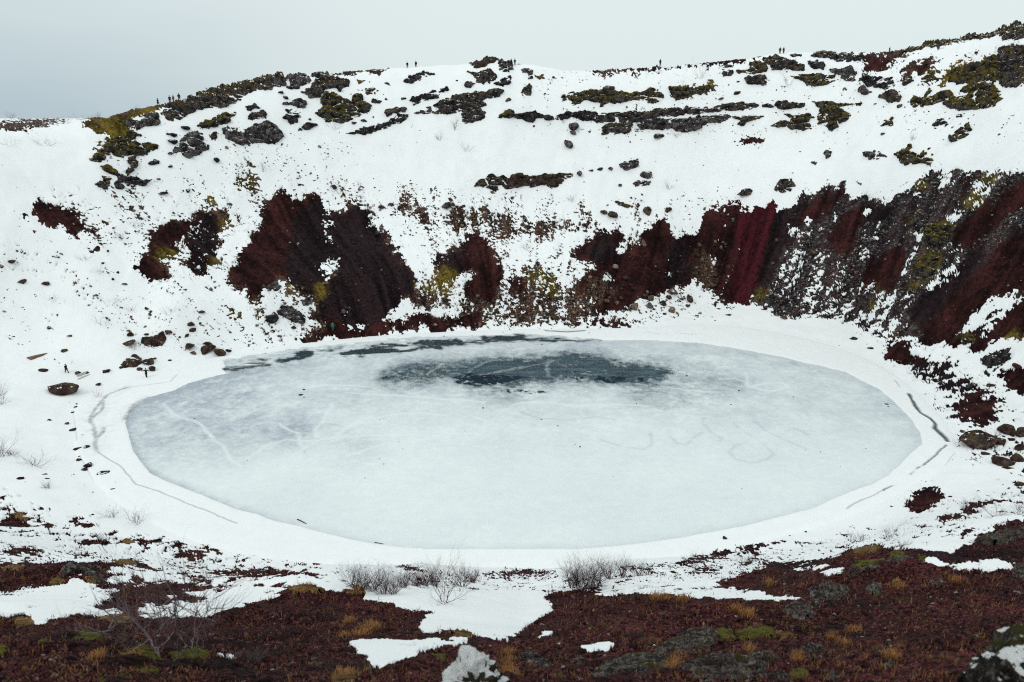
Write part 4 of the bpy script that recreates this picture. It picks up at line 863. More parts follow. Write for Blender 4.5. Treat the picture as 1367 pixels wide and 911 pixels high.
def m_ice():
    t = NT_('lake_ice')
    A = t.node('ShaderNodeSeparateColor'); t.l.new(t.attr('mix_a').outputs['Color'], A.inputs[0])
    B = t.node('ShaderNodeSeparateColor'); t.l.new(t.attr('mix_b').outputs['Color'], B.inputs[0])
    Cc = t.node('ShaderNodeSeparateColor'); t.l.new(t.attr('mix_c').outputs['Color'], Cc.inputs[0])
    mp = t.node('ShaderNodeMapping'); mp.inputs['Scale'].default_value = (.35, 1.3, 1); t.l.new(t.pos(), mp.inputs[0])
    nf = t.noise(4, 8, .85); nm = t.noise(.8, 8, .75, mp.outputs[0]); nn = t.noise(14, 4, .8)
    base = t.mix(t.rng(nm, .3, .7), (.73, .80, .795), (.80, .855, .845))
    j = lambda v, amt: t.math('ADD', v, t.math('MULTIPLY', t.math('SUBTRACT', nf, .5), t.math('MULTIPLY', v, amt)), True)
    col = t.mix(j(B.outputs[1], 2.2), base, (.36, .41, .46))
    dk = t.ramp(t.noise(.55, 8, .75, mp.outputs[0]), [(.40, (.003, .012, .020)), (.5, (.012, .040, .058)), (.60, (.045, .10, .125))])
    dith = t.math('MULTIPLY', t.math('SUBTRACT', t.noise(6, 6, .9), .5), t.rng(A.outputs[2], .04, .4, 0, 2.6))
    col = t.mix(t.math('ADD', j(A.outputs[2], 1.6), dith, True), col, dk)
    col = t.mix(j(B.outputs[2], 2.5), col, (.76, .81, .82))
    col = t.mix(t.math('MULTIPLY', t.rng(nn, .60, .68), t.rng(B.outputs[1], .05, .5, .10, .55)), col, (.22, .26, .30))
    col = t.mix(j(B.outputs[0], 1.5), col, (.006, .02, .032))
    sn = t.mix(t.rng(t.noise(.6, 6, .7), .45, .65, 0, .18), SNOW, (.68, .73, .76))
    sn = t.mix(t.math('MULTIPLY', t.rng(t.noise(7, 5, .8), .68, .73), t.rng(t.noise(.2, 3), .5, .62, 0, .45)), sn, (.25, .2, .2))
    col = t.mix(t.rng(t.math('ADD', A.outputs[0], t.math('MULTIPLY', t.math('SUBTRACT', nf, .5), .5)), .42, .58, 0, 1, True), col, sn)
    col = t.mix(j(A.outputs[1], 1.8), col, (.012, .026, .036))
    col = t.mix(Cc.outputs[1], col, (.42, .47, .49))
    col = t.mix(j(Cc.outputs[0], 1.2), col, (.045, .075, .09))
    r = t.math('SUBTRACT', .62, t.math('MULTIPLY', A.outputs[2], .28))
    t.b.inputs['Specular IOR Level'].default_value = .3; t.b.inputs['IOR'].default_value = 1.09
    t.bump(t.math('ADD', nf, t.math('MULTIPLY', nm, 1.5)), .03, .5)
    return t.done(col, r)
lake.data.materials[0] = m_ice()
tag(lake, kind='structure')

# ------------------------------------------------------------------ LAVA OUTCROPS: each a displaced body of rock standing out of the slope
OUT = [
('A','mossy','815,365 870,392 930,378 970,348 1050,328 1120,325 1180,302 1230,272 1290,242 1329,230 1329,168 1270,174 1210,184 1160,212 1080,226 1020,250 960,270 900,286 850,302 820,322'),
('A','grey','640,390 700,365 800,350 815,400 770,420 730,420 700,440 650,420'),
('A','green','455,595 520,535 600,500 700,490 810,510 800,530 740,560 690,565 640,560 600,570 560,565 520,595 500,605'),
('A','mossy','650,575 690,565 705,605 680,640 650,665 630,655 660,620'),
('A','green','505,615 560,612 600,640 590,665 545,650'),
('A','mossy','475,705 520,690 520,668 560,670 560,700 545,735 500,725'),
('A','dark','580,715 600,680 590,655 640,670 690,665 720,685 780,680 740,715 700,722 650,720 620,738 590,735'),
('A','dark','745,600 780,578 808,590 805,605 765,612'),
('A','grey','850,555 905,505 930,460 985,440 1030,450 1030,490 1060,510 1065,530 1000,560 955,578 915,550'),
('A','green','1010,410 1080,370 1150,345 1215,350 1180,365 1150,395 1120,410 1060,430 1020,435'),
('A','brown','1060,455 1095,440 1105,480 1070,488'),
('A','grey','1125,430 1150,405 1200,420 1250,430 1290,400 1329,390 1370,386 1400,410 1430,440 1440,470 1390,503 1329,500 1270,500 1220,510 1175,490 1140,475'),
('A','dark','1240,315 1290,300 1320,318 1280,330'),
('A','green','560,480 620,448 680,440 725,468 660,480 600,520 550,540 520,520'),
('B','mossy','0,176 60,168 130,160 190,153 205,205 160,218 130,210 125,235 90,235 75,215 30,240 0,258'),
('B','grey','195,160 250,143 300,155 330,190 290,210 240,230 215,215 215,190'),
('B','dark','320,155 380,133 410,145 420,160 340,172'),
('B','mossy','410,160 460,150 520,138 620,125 715,130 560,142 480,156'),
('B','mossy','270,240 320,215 330,195 380,165 460,165 520,190 515,215 480,225 475,245 440,225 400,230 380,250 370,270 320,275 290,255'),
('B','green','345,350 380,315 370,290 390,245 430,235 480,265 530,290 530,260 580,250 600,290 635,310 620,345 560,370 530,385 480,395 430,385 400,390 370,370'),
('B','grey','180,300 240,280 275,268 305,285 295,320 250,322 220,305'),
('B','grey','195,330 230,325 275,345 260,355 205,350'),('B','dark','175,370 200,355 240,360 280,365 260,375 255,395 220,405 205,385 180,380'),
('B','dark','255,440 290,405 330,395 355,408 330,425 290,435'),
('B','mossy','0,360 50,340 80,335 100,355 95,375 50,375 20,385 0,385'),('B','dark','0,310 40,300 70,318 30,330 0,335'),
('B','green','555,180 580,185 600,185 565,205'),('B','mossy','560,232 600,225 650,222 665,235 640,260 600,250 580,240'),
('B','dark','605,285 640,275 685,285 670,303 630,300'),('B','grey','680,190 710,190 735,213 710,215'),('B','dark','545,155 590,147 600,153 560,162'),
('B','dark','795,185 820,155 860,155 900,140 955,150 950,160 900,165 880,190 850,190 830,203 800,203'),
('B','dark','810,290 860,265 920,245 960,235 1020,225 1020,235 980,245 975,270 930,290 890,285 870,300 840,310'),
('B','mossy','695,345 720,330 790,315 815,325 800,340 740,350 710,370'),
('B','dark','500,450 560,430 640,410 700,395 750,365 820,352 815,370 780,400 720,415 650,440 600,460 570,450 520,455'),
('B','mossy','845,348 900,320 960,300 1000,270 1060,258 1150,240 1200,240 1260,222 1300,235 1280,260 1230,270 1190,280 1215,310 1180,320 1210,345 1205,380 1140,402 1090,390 1085,340 1030,350 960,355 900,350'),
('B','brown','1125,100 1170,85 1240,80 1290,70 1300,80 1240,95 1210,110 1170,130 1140,115'),
('B','mossy','1105,140 1180,145 1225,130 1265,155 1260,185 1200,205 1160,195 1160,170'),('B','grey','1100,200 1125,185 1155,200 1130,220 1105,215'),
('B','dark','1240,205 1329,165 1345,190 1329,203 1280,212'),('B','dark','1275,100 1329,90 1350,110 1329,145 1290,140'),('B','green','1260,370 1300,330 1329,325 1360,345 1329,376'),
('C','grey','20,100 90,90 95,130 50,145 20,135'),('C','dark','0,195 80,160 90,180 60,205 10,210'),
('C','dark','0,220 45,235 20,270 0,272 -20,250'),('C','grey','135,130 170,122 195,130 190,175 170,180 165,150 140,145'),('C','green','190,155 250,155 255,175 230,178'),
('C','mossy','135,240 150,200 180,195 190,230 180,258 140,265'),('C','green','50,290 75,272 85,282 60,295'),('C','brown','110,105 150,97 220,108 180,110'),
('C','green','340,265 380,240 430,240 480,228 540,235 600,235 640,232 680,245 740,240 790,222 830,230 865,285 840,300 790,300 750,285 690,285 640,300 590,300 540,315 530,295 470,285 420,300 400,318 380,290 350,292'),
('C','green','885,215 930,215 980,205 1010,225 1060,200 1115,210 1120,235 1060,245 1010,255 960,275 910,275 885,250'),
('C','dark','10,368 70,355 100,350 160,345 200,340 250,355 310,365 370,345 440,340 530,345 600,350 640,352 600,372 520,400 500,390 440,385 390,370 330,385 270,380 220,370 195,400 130,375 80,375 20,375'),
('C','mossy','560,352 700,340 760,340 830,325 900,325 1000,315 1100,320 1160,300 1250,290 1329,295 1345,310 1329,325 1240,335 1130,345 1010,355 900,365 820,370 760,390 700,400 690,440 660,455 600,450 545,458 545,420 570,400 540,398 520,380'),
('C','grey','720,400 780,375 880,375 980,370 1060,360 1180,350 1200,370 1150,400 1080,400 1040,430 980,445 920,440 900,420 850,440 790,430 740,430'),
('C','mossy','1200,360 1329,358 1345,366 1300,390 1270,412 1230,405 1250,380 1210,372'),
('C','dark','1150,145 1190,130 1215,130 1200,160 1160,165'),('C','mossy','1220,132 1290,125 1329,125 1340,140 1329,148 1230,150'),('C','mossy','1260,170 1329,165 1350,180 1329,200 1280,195'),
('C','grey','1290,100 1329,95 1340,108 1329,117 1300,112'),('C','dark','1170,105 1205,108 1200,120 1165,118'),
('C','grey','625,605 660,595 700,590 740,578 728,620 680,643 650,625'),('C','grey','697,705 720,690 790,697 770,720 710,728'),('C','mossy','608,795 650,797 703,820 660,828 620,812'),
('B','mossy','1150,720 1180,680 1240,662 1300,668 1345,690 1380,660 1375,720 1329,735 1260,745 1190,725'),
('C','brown','50,685 90,660 120,650 150,665 250,655 310,655 400,660 400,675 360,690 310,725 290,735 250,715 200,720 130,722 60,735 45,710'),
('D','mossy','680,182 760,164 840,140 920,117 1000,114 1080,86 1180,68 1230,48 1290,34 1345,36 1360,118 1280,130 1230,130 1215,105 1150,118 1070,130 1000,140 930,160 850,170 780,185'),
('D','dark','530,310 600,300 700,310 710,350 680,370 620,360 570,345 530,330'),('D','green','0,232 85,235 85,280 0,288'),('D','mossy','-10,300 60,295 92,312 80,335 30,340 -10,335'),
('D','mossy','60,215 120,205 180,215 270,240 270,275 190,270 110,275 100,250'),('D','dark','190,195 250,190 260,205 220,215'),('D','mossy','295,200 330,180 400,178 440,195 400,205 340,215'),
('D','dark','380,210 450,190 550,192 560,220 480,230 420,228'),('D','dark','275,225 330,225 380,250 360,268 300,262'),('D','grey','390,270 490,252 500,260 520,290 520,320 470,330 440,310 450,290 400,285'),
('D','green','195,295 260,295 320,290 420,290 420,330 350,350 280,348 250,320 200,310'),('D','grey','525,365 560,352 600,380 570,398 530,385'),
('D','mossy','630,400 660,370 710,365 740,395 735,430 680,430 645,415'),('D','mossy','735,300 790,300 800,325 760,350 740,340 735,320'),
('D','green','960,330 990,270 1050,250 1120,235 1200,190 1215,240 1215,300 1200,330 1120,325 1060,340 1010,340'),
('D','mossy','1215,165 1337,145 1345,320 1300,360 1230,350 1205,310 1205,200'),
('D','green','835,330 870,280 915,265 905,300 870,335'),
('D','green','780,430 800,400 850,395 880,360 890,375 860,410 930,375 980,370 1010,400 1060,395 1020,370 1070,335 1150,325 1200,350 1235,380 1225,400 1240,410 1190,455 1100,470 1020,470 960,450 930,430 870,445 800,455'),
('D','dark','1000,485 1050,480 1075,495 1010,505'),('D','dark','885,545 915,510 950,505 970,535 925,540 915,565'),('D','green','970,600 1010,565 1070,525 1090,565 1060,600 1010,618 975,615'),
('D','green','640,540 660,510 705,500 700,540 660,545'),('D','mossy','-10,430 40,430 50,440 0,465 -10,460'),('D','dark','55,440 100,432 120,450 70,455'),
('D','mossy','125,440 160,415 190,418 200,435 270,435 270,455 210,455 170,465 140,455'),
('D','green','305,425 370,420 430,432 550,432 545,445 470,445 430,450 490,480 500,495 470,525 440,530 430,520 440,555 400,570 370,545 330,530 330,480 340,460'),
('D','green','170,485 290,482 325,500 300,510 305,555 260,568 210,560 190,550 140,550 95,540 150,515 200,520 190,500'),('D','green','0,490 70,497 30,515 0,520 -12,505'),
('D','grey','357,678 375,660 405,668 400,690 375,697'),('D','grey','530,665 620,660 680,690 640,700 600,708 565,690'),
('D','green','710,685 760,655 790,620 800,650 780,665 830,685 850,665 860,690 900,705 885,740 840,725 770,732 735,725'),
('D','mossy','125,840 140,815 190,792 215,815 230,838 200,865 140,862'),('D','green','503,805 530,803 550,820 545,832'),('D','brown','295,715 330,712 325,735'),
('E','dark','430,120 480,98 515,100 500,118 440,125'),('E','brown','713,800 720,765 780,760 830,730 845,760 830,800 790,822 740,810'),
('E','brown','610,905 640,870 680,850 720,870 722,905 680,920 630,925'),
('F','grey','205,590 230,560 270,555 290,580 270,605 220,605'),('F','grey','260,700 300,670 370,690 410,750 400,772 340,755 270,725'),('F','dark','210,730 250,710 275,740 240,770 205,755'),('F','grey','380,650 420,630 450,650 440,670 400,680'),
('F','brown','1180,180 1215,165 1230,195 1200,215 1175,200'),
('G','brown','685,150 740,155 778,178 730,182'),
('H','mossy','250,75 265,50 300,30 325,30 345,65 320,90 275,92 255,85'),
('H','green','910,300 930,240 1000,225 1060,240 1040,290 990,330 920,330'),('H','green','870,400 960,350 990,370 960,460 910,470 870,450'),('H','dark','850,240 900,205 920,240 880,270'),
('H','grey','650,300 690,285 710,310 700,345 660,340'),('H','green','1085,745 1150,730 1150,770 1090,770'),

('N','dark','945,150 1010,120 1090,95 1100,150 1060,185 980,190 950,175'),
]
def seg_d(px, py, poly):
    best = np.full(len(px), 1e9)
    for (x0, y0), (x1, y1) in zip(poly, poly[1:] + poly[:1]):
        dx, dy = x1 - x0, y1 - y0; L = dx * dx + dy * dy + 1e-9
        t = np.clip(((px - x0) * dx + (py - y0) * dy) / L, 0, 1)
        best = np.minimum(best, np.hypot(px - x0 - t * dx, py - y0 - t * dy))
    return best
def outcrop(zone, kindm, s, step=0.8, hmax=None, name='lava_outcrop', rough=1.0, hpx=None, maxpx=9.0, solid=False):
    poly = zp(zone, s)
    # give the outline the ragged edge of broken rock
    pts = []
    for (x0, y0), (x1, y1) in zip(poly, poly[1:] + poly[:1]):
        L = math.hypot(x1 - x0, y1 - y0); n = max(1, int(L / 3.0))
        for i in range(n):
            t = i / n; j = min(1.4, L * .2) if i else .35
            pts.append((x0 + (x1 - x0) * t + random.uniform(-j, j), y0 + (y1 - y0) * t + random.uniform(-j, j) * .8))
    poly = pts
    xs, ys = [q[0] for q in poly], [q[1] for q in poly]
    gxp = np.arange(min(xs) - 2, max(xs) + 2, step); gyp = np.arange(min(ys) - 2, max(ys) + 2, step)
    PX, PY = np.meshgrid(gxp, gyp); shp = PX.shape; px, py = PX.ravel(), PY.ravel()
    ins = np.zeros(len(px), bool)
    for (x0, y0), (x1, y1) in zip(poly, poly[1:] + poly[:1]):
        if y0 == y1: continue
        c = (y0 > py) != (y1 > py); ins ^= c & (px < x0 + (py - y0) * (x1 - x0) / (y1 - y0))
    sd = np.where(ins, 1, -1) * seg_d(px, py, poly)
    P, miss = hit(px, py)
    fw = project(P[:, 0], P[:, 1], P[:, 2])[2]; s_px = fw / F
    N = normal_at(P[:, 0], P[:, 1], 1.2 if fw.mean() > 50 else .3)
    wv = float(fw.mean()) / F
    if solid:
        pass
    elif np.median(fw) > 50:
        sd = sd + (fbm2(P[:, 0], P[:, 1] + 1.3 * P[:, 2], 9 * wv, 4, 81, .6) * 2.3 + .1) * min(1, sd.max() / 4.0)
    else:
        sd = sd + fbm2(P[:, 0], P[:, 1] + 1.3 * P[:, 2], 8 * wv, 4, 81, .7) * 3.0
    inner = max(sd.max(), 1.0)
    top = min(inner * 1.1 + 1.0, maxpx) if hpx is None else hpx
    prof = np.sqrt(np.clip(sd / max(inner * .62, 1.2), 0, 1)) * (2 - np.sqrt(np.clip(sd / max(inner * .62, 1.2), 0, 1)))
    far = fw.mean() > 50
    q = P + np.array([0, 0, 0.0])
    sc = 1.0 if far else fw.mean() / 60
    f1, f2, idn = cell3(q * np.array([.6, 1, 1.9]), 2.6 * sc, 3); g1, g2, idg = cell3(q * np.array([.75, 1, 1.5]), .9 * sc, 5)
    bumps = (idn - .5) * 1.1 + (f2 - f1) * .55 + (idg - .5) * .45 + (g2 - g1) * .3 + fbm2(q[:, 0] * 1.0, q[:, 1] + q[:, 2], 1.3 * sc, 4, 71) * .5
    crev = np.exp(-(f2 - f1) * 8) * .62 + np.exp(-(g2 - g1) * 7) * .30
    hgt = s_px * (top * prof * (.85 + .6 * bumps * rough - crev * min(rough, 1.3)))
    hgt = np.where(sd > 0, hgt, s_px * sd * 1.2)
    D = N + np.array([0, -.25, .25]); D /= np.linalg.norm(D, axis=1, keepdims=True)
    # an outcrop keeps its outline: lift along the slope normal, then settle the piece down by half its lift
    V = P + D * hgt[:, None] - np.array([0, 0, 1.0]) * (np.maximum(hgt, 0) * .28)[:, None]
    keep_v = (sd > -1.3) & ~(miss & (sd < -.4))
    K = keep_v.reshape(shp)
    fk = K[:-1, :-1] & K[:-1, 1:] & K[1:, 1:] & K[1:, :-1]
    if fk.sum() < 3: return None
    fcs = grid_faces(*shp).reshape(shp[0] - 1, shp[1] - 1, 4)[fk][:, ::-1]
    used, inv = np.unique(fcs.ravel(), return_inverse=True)
    V = V[used]
    c = V.mean(0); c[2] = V[:, 2].min()
    o = mesh_np(name, V - c, inv, 4, MAT[kindm], True)
    o.location = c
    o['_px'] = [float(np.mean(xs)), float(np.mean(ys)), float(max(xs) - min(xs)), float(max(ys) - min(ys))]
    return o
outs = []
for z, k, s in OUT:
    o = outcrop(z, k, s, solid=(z in 'EFNI' and k in ('brown', 'grey')), rough=.7 if z in 'EFNI' else 1.0)
    if o: outs.append((o, k))

# ------------------------------------------------------------------ BOULDERS AND STONES lying on the snow: one thing each
def ico(n):
    import bmesh
    bm = bmesh.new(); bmesh.ops.create_icosphere(bm, subdivisions=n, radius=1.0)
    V = np.array([v.co[:] for v in bm.verts]); Fc = np.array([[v.index for v in f.verts] for f in bm.faces]); bm.free()
    return V, Fc
ICO3, ICO2, ICO1 = ico(4), ico(2), ico(1)
def stone_shape(base, seed, cuts=13, rough=.07):
    V, Fc = base; V = V.copy(); r = np.random.default_rng(seed)
    for _ in range(cuts):
        n = r.normal(size=3); n /= np.linalg.norm(n); d = r.uniform(.42, .82)
        t = V @ n - d; V -= np.maximum(t, 0)[:, None] * n * .93
    nz = vnoise3(V[:, 0] * 2 + seed, V[:, 1] * 2, V[:, 2] * 2, seed) * rough + vnoise3(V[:, 0] * 5, V[:, 1] * 5 + seed, V[:, 2] * 5, seed) * rough * .5 + vnoise3(V[:, 0] * 11, V[:, 1] * 11 + seed, V[:, 2] * 11, seed) * rough * .3
    V *= (1 + nz)[:, None]
    V /= np.abs(V).max(0)
    V[:, 2] = V[:, 2] * .5 + .5                                # stands on z = 0, one high, two wide
    return V, Fc
STONES = [stone_shape(ICO3, 100 + i) for i in range(9)]
stone_mesh = {}
def stone_obj(name, i, mat):
    key = (i, mat)
    if key not in stone_mesh:
        V, Fc = STONES[i]; o = mesh_np(name, V, Fc.ravel(), 3, MAT[mat], True); stone_mesh[key] = o.data
        return o
    o = bpy.data.objects.new(name, stone_mesh[key]); COL.objects.link(o); return o
BOULD = [
('A','dark','865,613,13,11 955,737,14,12 835,750,28,10 880,455,24,12 880,488,28,15 850,452,12,7 940,418,25,13 1005,410,9,7 1098,583,18,17'),
('B','dark','195,265,15,11 170,240,17,11 320,378,10,8 705,275,8,8 590,382,20,8 540,395,19,7 640,367,9,6 790,272,18,7 1065,181,8,6 620,190,9,6 210,215,22,10'),
('C','grey','585,218,38,19 398,408,32,23 398,443,20,13 370,497,28,24 762,655,35,20 428,652,17,18 592,627,15,12'),
('C','green','828,460,34,14 1230,242,22,11 1098,180,20,7 1150,272,20,6 1235,187,14,6'),
('C','dark','493,636,11,8 535,629,19,9 637,710,11,8 200,412,9,7 482,440,9,6 302,165,9,8'),
('C','brown','1270,745,35,18 880,830,20,13 775,838,20,25 600,858,25,18 555,845,20,13 310,170,5,4 480,637,6,5'),
('D','grey','650,577,12,8 735,440,14,12 615,432,10,6 875,470,5,4 5,865,12,8 830,513,5,3 990,547,10,5'),
('D','brown','855,672,10,12 875,650,8,9 890,680,8,7 1095,487,8,5 1105,183,9,7'),
('E','brown','60,374,20,12 118,475,24,14 235,484,22,13 357,752,17,8 332,826,20,10 250,712,16,9 628,489,18,6 490,547,13,6 915,520,8,6'),
('E','dark','265,562,8,6 575,465,9,7 598,432,9,7 522,384,9,7 548,323,9,9 10,405,9,6 183,553,7,5 720,210,6,6 760,190,6,6 924,133,13,4 70,757,12,4'),
('E','brown','665,743,18,13 660,783,45,11 855,730,20,11 910,760,9,7 745,745,15,7 755,885,35,16 960,805,30,20 980,838,18,10 1050,815,45,25 1110,830,33,26 1155,825,18,10 1050,788,25,11 860,877,12,8 637,837,7,6 262,875,20,7 965,690,20,14 975,722,22,11 950,748,14,9 1015,690,10,7 1105,755,17,4 1020,630,20,9 905,868,8,4 787,868,9,6'),
('F','grey','600,705,15,17 628,692,13,15 770,310,16,16 697,325,9,8 795,173,20,12 845,160,17,11 1130,165,36,20'),
('F','dark','380,62,12,6 560,75,14,16 350,785,16,9 390,817,12,6 845,215,12,6'),
('G','brown','675,212,25,19 630,200,20,13 850,192,20,24 958,186,20,13 712,275,9,9 823,112,7,6 500,765,22,13 960,632,20,11 1060,635,20,24 1055,675,13,12 385,733,27,13 930,660,22,16'),
('G','tan','790,675,24,25 975,697,22,19 975,600,30,18 865,635,17,17 272,705,20,17 690,478,20,16 828,355,18,20 480,708,16,16'),
('G','grey','838,622,15,14 865,672,22,17 712,65,10,8 1285,240,10,14 1030,640,18,11 740,532,15,10'),
('G','brown','1210,692,13,8 940,718,13,7 895,754,6,5'),
('G','dark','1262,724,21,9'),
('H','grey','118,87,32,18'),('H','dark','605,745,20,12 40,640,22,8 133,648,7,4'),('H','tan','290,648,18,14 262,640,12,9'),
('N','brown','1080,495,45,46 1150,520,26,38 1140,592,35,26 1130,650,45,26 975,630,28,12 1105,557,20,15 1140,785,32,15 1000,282,25,13 1050,412,14,11 1050,560,25,20'),
('N','dark','303,43,22,13 390,93,20,10 745,273,22,14 890,280,25,22 680,578,8,5 795,848,12,7 855,515,17,9'),
('N','red','1060,205,20,12 1130,182,30,14 1085,702,40,10'),
('I','brown','320,213,74,38'),('N','brown','945,556,96,50 1048,658,60,32 1045,560,32,30'),
('I','brown','215,127,27,13 200,115,11,8 393,143,20,13 440,143,16,8 540,133,26,11 500,200,17,9 755,84,33,17 770,122,21,15 710,125,17,13 787,70,10,6 860,78,12,8 905,70,8,4 605,135,11,4 615,117,12,9 635,95,15,14'),
('I','dark','340,398,13,8 368,431,21,7 250,383,18,9 415,460,11,5 438,520,19,10 452,608,28,15 433,628,19,9 588,699,9,5 570,735,16,7 405,567,8,4 385,315,12,5 368,343,12,4 352,293,5,4 390,300,6,4 1068,786,8,5 820,500,3,2 530,653,38,6'),
('I','red','108,680,22,11 125,700,14,8 15,773,16,10 225,660,24,6 238,682,19,7 155,648,12,5 400,584,22,4 390,528,26,5 210,390,18,4 465,865,20,8'),
('L','red','905,386,8,9 825,447,10,8 1127,178,13,13 905,472,15,8'),('L','tan','890,440,25,10'),('J','tan','945,322,16,9'),('K','tan','490,690,16,8'),
('Q','dark','672,28,7,4 1013,316,4,3 195,434,5,2 263,461,4,2 392,77,5,3 1240,342,4,2 980,373,4,2 590,370,4,2 1055,10,5,3'),
('N','dark','467,377,12,3 477,389,7,2'),('P','dark','345,366,12,4 360,342,8,3'),
('M','red','975,12,14,9 690,60,9,5 275,180,7,4 197,200,4,3 1235,370,20,8'),
]
stones = []
for z, mat, s in BOULD:
    for q in s.split():
        cx, cy, rx, ry = map(float, q.split(','))
        (bx, by), = zp(z, f'{cx},{cy + ry * .8}'); k = ZONES[z][2]
        wpx, hpx_ = rx / k, ry / k
        P = hit1(bx, by); fw = float(project(P.x, P.y, P.z)[2])
        i = random.randrange(len(STONES)); o = stone_obj('boulder' if max(rx, ry) / k > 4.5 else 'stone', i, mat)
        sx = wpx * fw / F * .98; sz = max(hpx_ * 1.9, wpx * .45) * fw / F
        o.scale = (sx, (sx + sz * .5) * .62, sz); o.rotation_euler = (0, 0, -math.atan2(P.x, P.y) * 1.0 + random.choice((0, math.pi)) + random.uniform(-.3, .3))
        o.rotation_euler.y = random.uniform(-.22, .22)
        o.location = P - Vector((0, 0, sz * .2))
        o['_px'] = [bx, by, wpx * 2, hpx_ * 2]
        stones.append((o, mat))

# ------------------------------------------------------------------ foreground rocks, moss cushions, the two snow-capped rocks close by
NEARROCK = [
('L','lichen','800,720 880,690 960,650 1000,640 1060,655 1100,690 1060,740 980,760 900,790 820,800 760,780'),
('L','lichen','420,870 560,820 640,780 740,770 820,800 860,850 780,880 640,890 520,900'),
('L','lichen','900,820 1000,790 1100,760 1200,790 1290,770 1340,800 1340,880 1200,900 1050,905 930,880'),
('L','lichen','80,765 150,755 200,790 260,830 220,850 150,815 90,790'),('L','lichen','340,800 400,785 460,800 400,830 350,825'),
('J','lichen','290,375 330,330 380,290 420,305 480,320 540,345 545,400 500,415 450,385 410,345 350,360 310,380'),
('M','lichen','295,510 300,480 380,440 440,435 490,480 440,520 380,540 320,535'),('M','lichen','160,590 190,545 230,520 310,545 310,590 220,610'),
('M','lichen','470,390 490,360 530,335 600,330 640,350 560,372 500,392'),('M','lichen','560,470 600,430 640,450 630,490 580,495'),
('M','lichen','640,315 720,300 800,310 860,330 800,345 700,345'),('M','lichen','1080,245 1120,215 1200,190 1332,150 1345,205 1280,235 1150,255'),
('M','lichen','1265,375 1332,335 1345,420 1280,405'),('M','lichen','0,790 60,770 150,790 100,830 0,840'),('M','lichen','370,885 410,868 450,885 440,905 380,905'),
('M','lichen','820,715 850,698 880,710 860,728'),('M','lichen','640,835 690,818 710,845 660,855'),('M','lichen','90,895 140,870 200,872 200,925 100,925'),
('M','lichen','860,420 930,405 960,430 900,445'),('K','lichen','570,830 600,790 640,840 630,870 590,860'),('K','lichen','330,790 400,800 390,850 410,870 370,860 320,830'),
('J','lichen','500,790 540,765 580,790 560,830 515,825'),('M','lichen','250,760 320,735 390,745 380,790 300,800'),
]
CUSH = [
('J','cushion','360,690 430,650 520,680 540,740 470,760 380,740'),('J','cushion','580,780 700,720 800,740 830,820 720,810 620,800'),('J','cushion','850,770 1000,745 1060,770 1050,800 880,810'),
('J','cushion','190,715 240,670 330,660 350,690 250,705'),('J','ochre','90,640 60,600 110,582 165,600 180,635 130,640'),('J','cushion','-10,725 40,735 30,765 -10,770'),
('J','cushion','670,855 780,835 805,860 690,885'),('J','cushion','500,890 660,880 660,925 500,925'),('J','ochre','480,600 600,570 700,590 680,610 540,620'),
('K','ochre','205,440 250,422 320,425 385,440 400,457 330,455 230,462'),('K','ochre','480,445 540,438 610,448 610,462 540,465 470,458'),('K','cushion','905,800 940,770 1010,780 1000,805 920,812'),
('K','ochre','1020,665 1060,652 1130,655 1140,680 1060,680'),('K','ochre','440,890 500,860 560,880 540,925 420,925'),
('L','cushion','1070,665 1110,645 1170,655 1180,690 1110,700'),('L','cushion','1180,660 1240,640 1329,635 1350,670 1290,695 1210,690'),
('M','cushion','-10,650 60,645 120,655 130,690 60,695 -10,705'),('M','ochre','120,665 190,665 225,690 150,700'),('M','cushion','680,300 710,278 750,290 755,310 700,315'),
('M','cushion','480,350 530,325 600,318 645,315 620,345 540,360'),('M','cushion','810,300 860,293 860,318 820,320'),('M','cushion','290,668 330,652 345,675 310,690'),
('M','cushion','190,875 240,850 290,870 265,905 200,905'),('M','ochre','500,268 560,262 620,250 640,262 580,285 510,285'),('M','ochre','690,425 720,408 745,440 700,450'),
('J','ochre','0,330 60,318 140,325 100,345 20,350'),('J','ochre','240,400 300,380 330,400 300,420 250,420'),('J','ochre','430,380 470,385 500,415 470,425 440,410'),
('J','ochre','600,200 650,188 695,208 640,222'),('J','ochre','560,300 620,293 700,305 690,325 600,318'),('J','ochre','60,60 110,52 150,80 130,95 90,75'),
]
nears, cush = [], []
for z, k, s in NEARROCK:
    o = outcrop(z, k, s, step=0.9, name='lichened_rock', maxpx=11, rough=1.6)
    if o: nears.append((o, k))
for z, k, s in CUSH:
    o = outcrop(z, k, s, step=1.0, name='moss_cushion' if k == 'cushion' else 'grass_hummock', maxpx=11, rough=.55)
    if o: cush.append((o, k))
MAT['snowrock'] = m_rock('snow_crusted_rock', (.008, .007, .006), (.03, .026, .022), (.10, .09, .075), moss=.5, mosscol=(.05, .055, .01), lichen=1.0, snow=.48, scale=5)
MAT['snowrock2'] = m_rock('snow_heaped_rock', (.008, .007, .006), (.03, .03, .02), (.08, .075, .05), moss=.5, mosscol=(.05, .055, .01), lichen=.4, snow=.98, scale=3)
